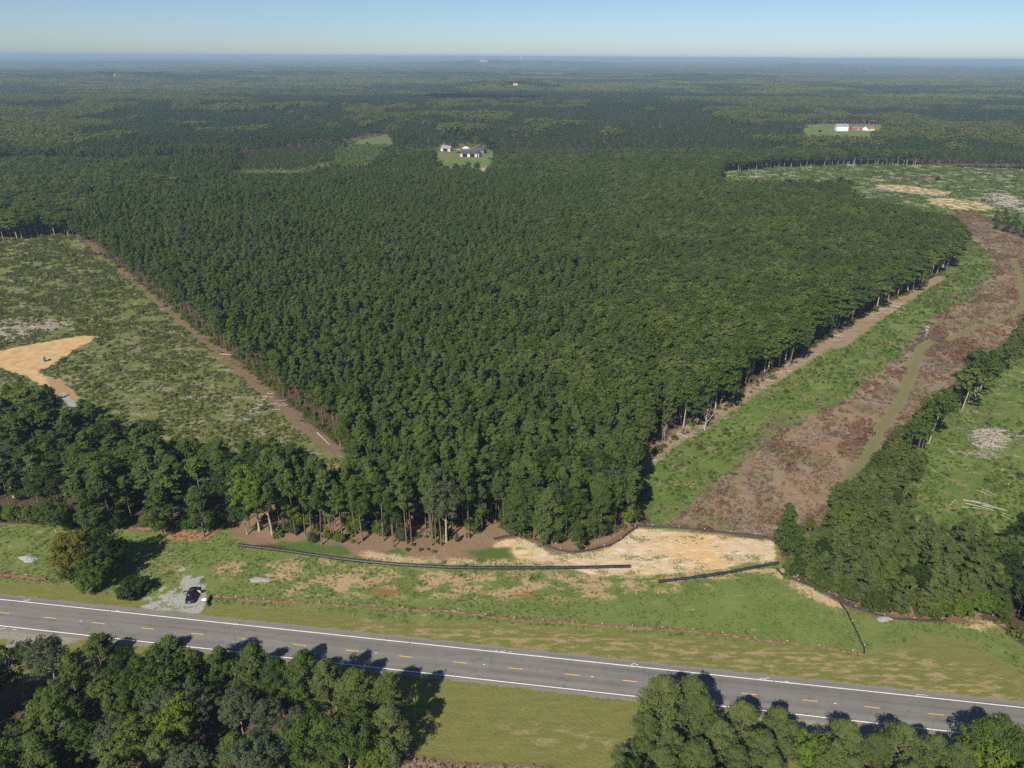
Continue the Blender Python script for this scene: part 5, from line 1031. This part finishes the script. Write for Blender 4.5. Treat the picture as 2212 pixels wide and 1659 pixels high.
x0, y0 = map(float, W(441.5, 1295.5)); mb = MB(); mb.box(-.55, .55, -.38, .38, .0, .16, 0, (.03, .03)); mb.box(-.5, .5, -.33, .33, .16, .2, 0, (.02, .02)); o = mb.obj('white_crate', plain('white_plastic', (.78, .78, .76), .5, .4, .04), loc=(x0, y0, .02), rz=-.12); tag(o, 'white flat crate on the gravel right of the parked car', 'crate')
# small round bushes on the litter under the front pines
for i, (a, b, s, lb) in enumerate(((892, 1179, .62, 'upper small round bush on the litter, above a pair of others'), (950, 1176, .62, 'small round bush farthest right on the litter under the pines'), (880, 1190, .6, 'small round bush beside the grass tongue above the pipe'), (908, 1190, .6, 'bright small bush in the middle of the litter row'), (925, 1188, .42, 'tiny bush right of the bright one on the litter'), (937, 1194, .6, 'greyish small bush lowest on the litter near the pipe'))):
    x, y = map(float, W(a, b)); e = empty('round_bush', (x, y, 0), i, s * .62); c = mk('crown', LIB[f'shrub{i % 3}'][0], e); mk('trunk', LIB[f'shrub{i % 3}'][1], e); c.material_slots[0].link = 'OBJECT'; c.material_slots[0].material = M['leaf_lime' if i == 3 else 'leaf']; tag(e, lb, 'bush', 'little bushes on the litter under the front pines')
# ------------------------------------------------------------------ ladder stand in the brown strip
x0, y0 = map(float, W(1999, 732)); root = empty('hunting_stand', (x0, y0, 0), R(-20), .85); sm = plain('pale_metal', (.42, .42, .40), .6, .3)
mb = MB()
for s in (-.28, .28): mb.tube([(s, 0, 0), (s, 1.4, 4.6)], .05, 6)
for i in range(12): q = (i + .5) / 12; mb.tube([(-.28, 1.4 * q, 4.6 * q), (.28, 1.4 * q, 4.6 * q)], .035, 5)
mb.obj('ladder', sm, root)
mb = MB(); mb.box(-.8, .8, 1.3, 2.7, 4.5, 4.6); mb.obj('platform', M['grey_wood'], root)
mb = MB(); mb.box(-.8, .8, 2.6, 2.68, 4.6, 5.5); mb.box(-.8, -.72, 1.3, 2.6, 4.6, 5.4); mb.box(.72, .8, 1.3, 2.6, 4.6, 5.4); mb.obj('side_panel', plain('tan_board', (.38, .30, .24), .8, .1), root)
mb = MB(); mb.box(-.95, .95, 1.1, 2.9, 6.4, 6.5); mb.obj('roof', M['grey_wood'], root)
for a in (-.75, .75):
    for b in (1.35, 2.6): mb = MB(); mb.tube([(a, b, 0), (a, b, 6.4)], .05, 5); mb.obj('leg', M['grey_wood'], root)
tag(root, 'raised wooden hunting stand with a pale ladder in the brown strip', 'hunting stand')
# ------------------------------------------------------------------ the parked car, both front doors open
x0, y0 = map(float, W(415, 1289)); root = empty('parked_car', (x0, y0, .02), R(11), 1.15)
t = NT('car_paint'); M['paint'] = t.fin((.006, .007, .016), .18, .6); t.b.inputs['Coat Weight'].default_value = .8; t.b.inputs['Coat Roughness'].default_value = .05
t = NT('car_glass'); M['glass'] = t.fin((.012, .014, .016), .06, .7)
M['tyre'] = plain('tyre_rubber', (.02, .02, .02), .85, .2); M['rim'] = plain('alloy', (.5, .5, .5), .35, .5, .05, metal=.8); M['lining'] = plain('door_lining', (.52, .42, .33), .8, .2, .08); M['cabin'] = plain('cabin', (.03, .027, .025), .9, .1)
def loft(stations, name, mat, parent, smooth=True):
    """stations: (y, [(x, z) for the right half from the bottom up to the centre line])"""
    v = []; f = []; n = len(stations[0][1])
    for yy, ring in stations:
        full = [(a, b) for a, b in ring] + [(-a, b) for a, b in reversed(ring[:-1] if ring[-1][0] == 0 else ring)]
        m = len(full); v += [(a, yy, b) for a, b in full]
    for i in range(len(stations) - 1):
        for k in range(m - 1): f.append((i * m + k, i * m + k + 1, (i + 1) * m + k + 1, (i + 1) * m + k))
        f.append((i * m + m - 1, i * m, (i + 1) * m, (i + 1) * m + m - 1))
    f.append(tuple(range(m))); f.append(tuple((len(stations) - 1) * m + k for k in reversed(range(m))))
    me = bpy.data.meshes.new(name); me.from_pydata(v, [], f); me.materials.append(mat); me.polygons.foreach_set('use_smooth', [smooth and len(p) == 4 for p in f]); return mk(name, me, parent)
def ring(hw, zt, zc, zb=.24): return [(hw * .84, zb), (hw * .97, zb + .1), (hw, zb + .32), (hw * .985, zt - .13), (hw * .9, zt - .02), (hw * .55, zc), (0, zc + .015)]
loft([(-2.38, ring(.72, .78, .80, .38)), (-2.30, ring(.82, .90, .95, .30)), (-2.05, ring(.88, .96, 1.03)), (-1.55, ring(.91, .95, 1.05)), (-.9, ring(.92, .93, .97)), (.2, ring(.92, .92, .95)), (1.0, ring(.92, .92, .97)), (1.5, ring(.91, .88, .94)), (2.0, ring(.88, .80, .86)), (2.28, ring(.80, .70, .75, .28)), (2.40, ring(.66, .6, .63, .34))], 'body', M['paint'], root)
def gring(hw, hr, z0, z1): return [(hw, z0), (hw * .97, z0 + (z1 - z0) * .5), (hr, z1 - .05), (hr * .8, z1), (0, z1 + .03)]
loft([(-1.95, gring(.70, .60, .96, 1.03)), (-1.45, gring(.76, .62, .92, 1.26)), (-.95, gring(.80, .62, .90, 1.40)), (-.2, gring(.81, .63, .88, 1.44)), (.45, gring(.80, .61, .88, 1.38)), (.95, gring(.77, .60, .90, 1.16)), (1.35, gring(.72, .62, .92, .99))], 'windows', M['glass'], root)
mb = MB()
v = []; f = []; st_ = [(-1.15, .56, 1.372), (-.85, .58, 1.425), (-.2, .60, 1.475), (.35, .585, 1.435), (.6, .56, 1.36)]
for yy, hw, z in st_: v += [(-hw, yy, z - .035), (-hw * .6, yy, z + .005), (0, yy, z + .025), (hw * .6, yy, z + .005), (hw, yy, z - .035)]
for i in range(len(st_) - 1):
    for k in range(4): f.append((i * 5 + k, i * 5 + k + 1, i * 5 + k + 6, i * 5 + k + 5))
me = bpy.data.meshes.new('roof'); me.from_pydata(v, [], f); me.materials.append(M['paint']); me.polygons.foreach_set('use_smooth', [True] * len(f)); rf = mk('roof', me, root); sm_ = rf.modifiers.new('thick', 'SOLIDIFY'); sm_.thickness = .02
for s in (-1, 1):
    for yy, nm in ((-1.42, 'r'), (1.42, 'f')):
        mb = MB(); mb.tube([(-.11, 0, 0), (-.09, 0, 0), (.09, 0, 0), (.11, 0, 0)], [.29, .335, .335, .29], 18); wo = mb.obj('wheel', M['tyre'], root, (s * .82, yy, .335)); mb = MB(); mb.tube([(s * .09, 0, 0), (s * .125, 0, 0)], [.2, .17], 10); mb.obj('rim', M['rim'], wo)
    mb = MB(); mb.box(-.10, .10, -.09, .07, -.06, .08, 0, (.02, .02)); 
    # door hinged at its front edge, swung outwards
    d = empty('door', (s * .90, .95, .34), s * R(62)); d.parent = root
    mb = MB(); mb.box(-.05, .05, -1.08, 0, 0, .60, 0, (.01, .02)); mb.obj('panel', M['paint'], d)
    mb = MB(); x_in = -s * .055; mb.box(min(x_in, x_in - s * .03), max(x_in, x_in - s * .03), -1.02, -.06, .05, .57); mb.obj('lining', M['lining'], d)
    mb = MB(); mb.add([(0, -1.05, .6), (0, -.05, .6), (-s * .2, -.45, 1.02), (-s * .2, -1.0, 1.02), (.015, -1.05, .6), (.015, -.05, .6), (.015 - s * .2, -.45, 1.02), (.015 - s * .2, -1.0, 1.02)], [(0, 1, 2, 3), (7, 6, 5, 4), (0, 4, 5, 1), (1, 5, 6, 2), (2, 6, 7, 3), (3, 7, 4, 0)]); mb.obj('window', M['glass'], d)
    mb = MB(); mb.box(-.10, .10, -.06, .06, 0, .13, 0, (.02, .02)); mb.obj('wing_mirror', M['paint'], d, (s * .14, -.12, .56))
    mb = MB(); mb.box(-.006, .012, -.98, -.05, 0, .5); mb.obj('doorway_shade', M['cabin'], root, (s * .925, .95, .42))  # dark slab on the closed body side, painted as the shaded cabin
    mb = MB(); mb.box(-.17, .17, -.03, .03, -.06, .06, 0, (.03, 0)); mb.obj('tail_light', plain('tail_lamp', (.42, .03, .02), .3, .5), root, (s * .6, -2.33, .80))
    mb = MB(); mb.box(-.17, .17, -.05, .03, -.06, .05, 0, (.04, 0)); mb.obj('headlight', plain('lamp_glass', (.6, .6, .6), .2, .6), root, (s * .58, 2.31, .64))
mb = MB(); mb.box(-.25, .25, -.01, .01, -.06, .06); mb.obj('number_plate', plain('plate', (.7, .7, .7), .5, .3), root, (0, -2.40, .62))
mb = MB(); mb.box(-.78, .78, -.05, .06, -.1, .08, 0, (.05, .01)); mb.obj('bumper', M['paint'], root, (0, -2.36, .44))
tag(root, 'dark blue black sedan with both front doors open on the gravel', 'car')
# ------------------------------------------------------------------ farm buildings
def wallmat(nm, c, v=.1): return plain(nm, c, .85, .15, v, .6)
WM = {'cream': wallmat('cream_siding', (.62, .55, .44)), 'white': wallmat('white_siding', (.74, .75, .75)), 'brick': wallmat('red_brick', (.30, .12, .075), .2), 'blue': wallmat('pale_blue_siding', (.42, .50, .52)), 'slate': wallmat('dark_shingles', (.055, .06, .075), .2), 'grey': wallmat('grey_shingles', (.22, .23, .24), .15), 'red': wallmat('rusty_red_roof', (.26, .12, .085), .2), 'dark': wallmat('bay_shade_black', (.015, .015, .015)), 'win': wallmat('window_pane', (.03, .035, .045)), 'trim': wallmat('white_trim', (.75, .74, .70))}
def house(name, label, vx, vy, rz, L_, D, h, rh, wm, rm, cat='house', wins=4, shade_bays=0, hip=0.0, z=None, chim=False):
    x0, y0 = map(float, W(vx, vy)) if not hasattr(vx, '__len__') else vx; z = float(terrain(x0, y0)) if z is None else z; root = empty(name, (x0, y0, z), R(rz))
    mb = MB(); a, b = L_ / 2, D / 2; mb.box(-a, a, -b, b, 0, h); mb.add([(-a, -b, h), (-a, b, h), (-a, 0, h + rh)], [(0, 1, 2)]) if not hip else None
    if not hip: mb.add([(a, -b, h), (a, b, h), (a, 0, h + rh)], [(0, 2, 1)])
    mb.obj('wall', WM[wm], root)
    o = .5; mb = MB(); hx_ = a + o - hip * D; e = .12; k = rh / b * (b + o)
    top = [(-(a + o), -(b + o), h + rh - k), (a + o, -(b + o), h + rh - k), (a + o, b + o, h + rh - k), (-(a + o), b + o, h + rh - k), (-hx_, 0, h + rh), (hx_, 0, h + rh)]
    v = [(p[0], p[1], p[2] + .05) for p in top] + [(p[0], p[1], p[2] + .05 + e) for p in top]
    F_ = [(6, 7, 11, 10), (8, 9, 10, 11), (7, 8, 11), (9, 6, 10), (1, 0, 4, 5), (3, 2, 5, 4), (0, 1, 7, 6), (1, 2, 8, 7), (2, 3, 9, 8), (3, 0, 6, 9)]
    if not hip: F_[2] = (7, 8, 11); F_ = [(6, 7, 11, 10), (8, 9, 10, 11), (1, 0, 4, 5), (3, 2, 5, 4), (0, 1, 7, 6), (2, 3, 9, 8), (0, 6, 10, 4), (3, 4, 10, 9), (1, 5, 11, 7), (2, 8, 11, 5)]
    mb.add(v, F_); rf = mb.obj('roof', WM[rm], root)
    if chim: mb = MB(); mb.box(-.5, .5, -.4, .4, 0, 2.0); mb.obj('chimney', WM['brick'], rf, (a * .3, b * .3, h + rh * .5))
    mb = MB(); mb.box(-.6, .6, -.06, .05, 0, 2.2); mb.obj('door', WM['trim'], root, (a * .1, -b, .1))
    for i in range(wins):
        q = -a + L_ * (i + .5) / wins
        if abs(q - a * .1) < 1.2: continue
        mb = MB(); mb.box(-.65, .65, -.05, .04, 0, 1.3); wo = mb.obj('window', WM['trim'], root, (q, -b, 1.2)); mb = MB(); mb.box(-.52, .52, -.02, .02, 0, 1.04); mb.obj('pane', WM['win'], wo, (0, -.055, .13))
    for i in range(shade_bays):
        mb = MB(); w_ = L_ / (shade_bays + .6) * .38; mb.box(-w_, w_, -.08, .05, 0, h * .86); mb.obj('bay_shade_panel', WM['dark'], root, (-a + L_ * (i + .6) / (shade_bays + .2), -b - .02, 0))  # near-black panel on the solid wall, painting the shade inside an open bay
    tag(root, label, cat); return root
house('farm_house', 'cream walled house with a grey roof at the left of the pasture', 966, 326, -25, 15, 10, 4, 3, 'cream', 'grey', wins=3, shade_bays=1)
house('brick_house', 'red brick house with a dark hipped roof behind the open barn', 1035, 330, -20, 18, 10, 4, 3, 'brick', 'slate', hip=.45, chim=True, wins=5)
house('barn', 'long dark roofed open shed in front of the brick house', 1014, 338, -8, 22, 11, 4.4, 2.6, 'cream', 'slate', 'shed', wins=0, shade_bays=2)
house('garage', 'small pale blue gabled garage at the right end of the open shed', 1032, 338, 65, 9, 8, 4.2, 2.4, 'blue', 'slate', 'garage', wins=1)
house('cabin', 'grey roofed cabin half hidden by trees left of the pasture', 858, 353, 30, 9, 9, 5, 6, 'grey', 'grey', 'cabin', wins=2)
house('white_house', 'white two storey house beside the far bright meadow', 1817, 282, -5, 20, 12, 8, 4, 'white', 'grey', wins=5)
house('long_house', 'low house with a rusty red roof right of the white house', 1850, 280, 3, 20, 9, 3, 2.6, 'brick', 'red', wins=4)
house('red_barn', 'red roofed barn with a white gable at the right end of the far farm', 1876, 281, 25, 18, 12, 4, 3.4, 'white', 'red', 'barn', wins=2)
house('distant_house', 'tiny pale walled house far out in the woods at the left', (FARH[0][0], FARH[0][1]), 0, 10, 20, 12, 5, 4, 'trim', 'grey', wins=0)
house('distant_house', 'tiny red and cream house far out behind the dark cloud shadow', (FARH[1][0], FARH[1][1]), 0, -5, 18, 11, 5, 4, 'cream', 'red', wins=0)
def van(name, label, vx, vy, rz, L_, w_, h, col_, cat):
    x0, y0 = map(float, W(vx, vy)); root = empty(name, (x0, y0, float(terrain(x0, y0))), R(rz)); m = plain(name + '_paint', col_, .4, .5, .05)
    mb = MB(); mb.box(-L_ / 2, L_ / 2, -w_ / 2, w_ / 2, .35, h * .62, 0, (.1, .05)); mb.obj('body', m, root)
    mb = MB(); mb.box(-L_ * .32, L_ * .3, -w_ * .44, w_ * .44, h * .62, h, 0, (L_ * .08, .1)); mb.obj('cab', m if h > 2.2 else M['glass'], root)
    for s in (-1, 1):
        for q in (-.3, .3): mb = MB(); mb.tube([(0, -.1, 0), (0, .1, 0)], .34, 12); mb.obj('wheel', M['tyre'], root, (q * L_, s * w_ * .46, .34))
    tag(root, label, cat)
van('camper_trailer', 'white camper trailer parked between the two houses', 1006, 321.5, 5, 9, 2.6, 3.2, (.75, .75, .74), 'trailer')
van('parked_car', 'white car beside the large round tree by the cream house', 991, 323.5, 20, 4.8, 1.9, 1.6, (.7, .68, .7), 'car')
van('parked_car', 'dark car in the shade under the huge tree by the barn', 1058, 343.5, 10, 4.8, 1.9, 1.5, (.03, .03, .04), 'car')
van('parked_car', 'silver car farthest right in the shade by the barn', 1073, 344.5, 60, 4.8, 1.9, 1.5, (.4, .42, .45), 'car')
# water tower and a white works building on the skyline
x0, y0 = TOWER; z0 = float(terrain(x0, y0)); root = empty('water_tower', (x0, y0, z0)); mb = MB(); H_ = 50
prof = [(.1, 14), (4, 13.2), (9, 10.5), (11, 7), (11, 4), (8, 1.5), (3, 0)]
mb.tube([(0, 0, H_ - 16 + b) for a, b in prof], [a for a, b in prof], 16); mb.obj('tank', WM['white'], root); mb = MB(); mb.tube([(0, 0, 0), (0, 0, H_ - 16)], [4, 2.4], 12); mb.obj('column', WM['white'], root); tag(root, 'tiny white water tower on the skyline', 'water tower')
x0, y0 = WORKS; root = house('works_building', 'long white works building near the skyline, left of the water tower', (x0, y0), 0, 0, 90, 40, 26, 3, 'grey', 'trim', 'factory', wins=0)
# a small fair weather cloud out of frame: it throws the dark band on the far pines
g = np.random.default_rng(61); tx, ty = map(float, W(1040, 215)); Hc = 900; kk = Hc / math.tan(R(SUN_EL)); v = []; f = []
c0 = np.array((tx + math.sin(R(SUN_AZ)) * kk, ty + math.cos(R(SUN_AZ)) * kk, Hc)); parts = []
import bmesh
bm = bmesh.new()
for i in range(46):
    q = g.uniform(-1, 1); p = (q * 170 + g.normal() * 8, g.normal() * 95 * (1 - q * q * .8) + q * 60, g.normal() * 12); r = g.uniform(30, 62) * (1.15 - .6 * abs(q))
    bmesh.ops.create_icosphere(bm, subdivisions=2, radius=r, matrix=Matrix.Translation(p) @ Matrix.Diagonal((1.2, 1, .6, 1)))
me = bpy.data.meshes.new('cloud'); bm.to_mesh(me); bm.free(); me.materials.append(plain('cloud_white', (.85, .86, .88), 1, 0, .02)); me.polygons.foreach_set('use_smooth', [True] * len(me.polygons)); tag(mk('cloud', me, loc=tuple(c0)), 'small puffy white cloud', 'cloud', kind='stuff')
# ------------------------------------------------------------------ the air
HTOP = max(float((cz).max()), float(A[:, 2].max()) + 30, float(terrain(np.array([TOWER[0]]), np.array([TOWER[1]]))[0]) + 52, 124) + 4; print('haze top', HTOP)
mb = MB(); mb.box(-61000, 61000, -300, 61000, -60, HTOP); hz = mb.mesh('haze', []); hm = bpy.data.materials.new('haze_air'); hm.use_nodes = True; ht = hm.node_tree; ht.nodes.clear()
pv = ht.nodes.new('ShaderNodeVolumePrincipled'); ho = ht.nodes.new('ShaderNodeOutputMaterial'); ht.links.new(pv.outputs[0], ho.inputs['Volume'])
pv.inputs['Color'].default_value = (.46, .63, .85, 1); pv.inputs['Density'].default_value = HAZE; pv.inputs['Anisotropy'].default_value = 0
hz.materials.append(hm); tag(mk('haze', hz), 'thin blue haze over the plain', 'haze', kind='stuff')
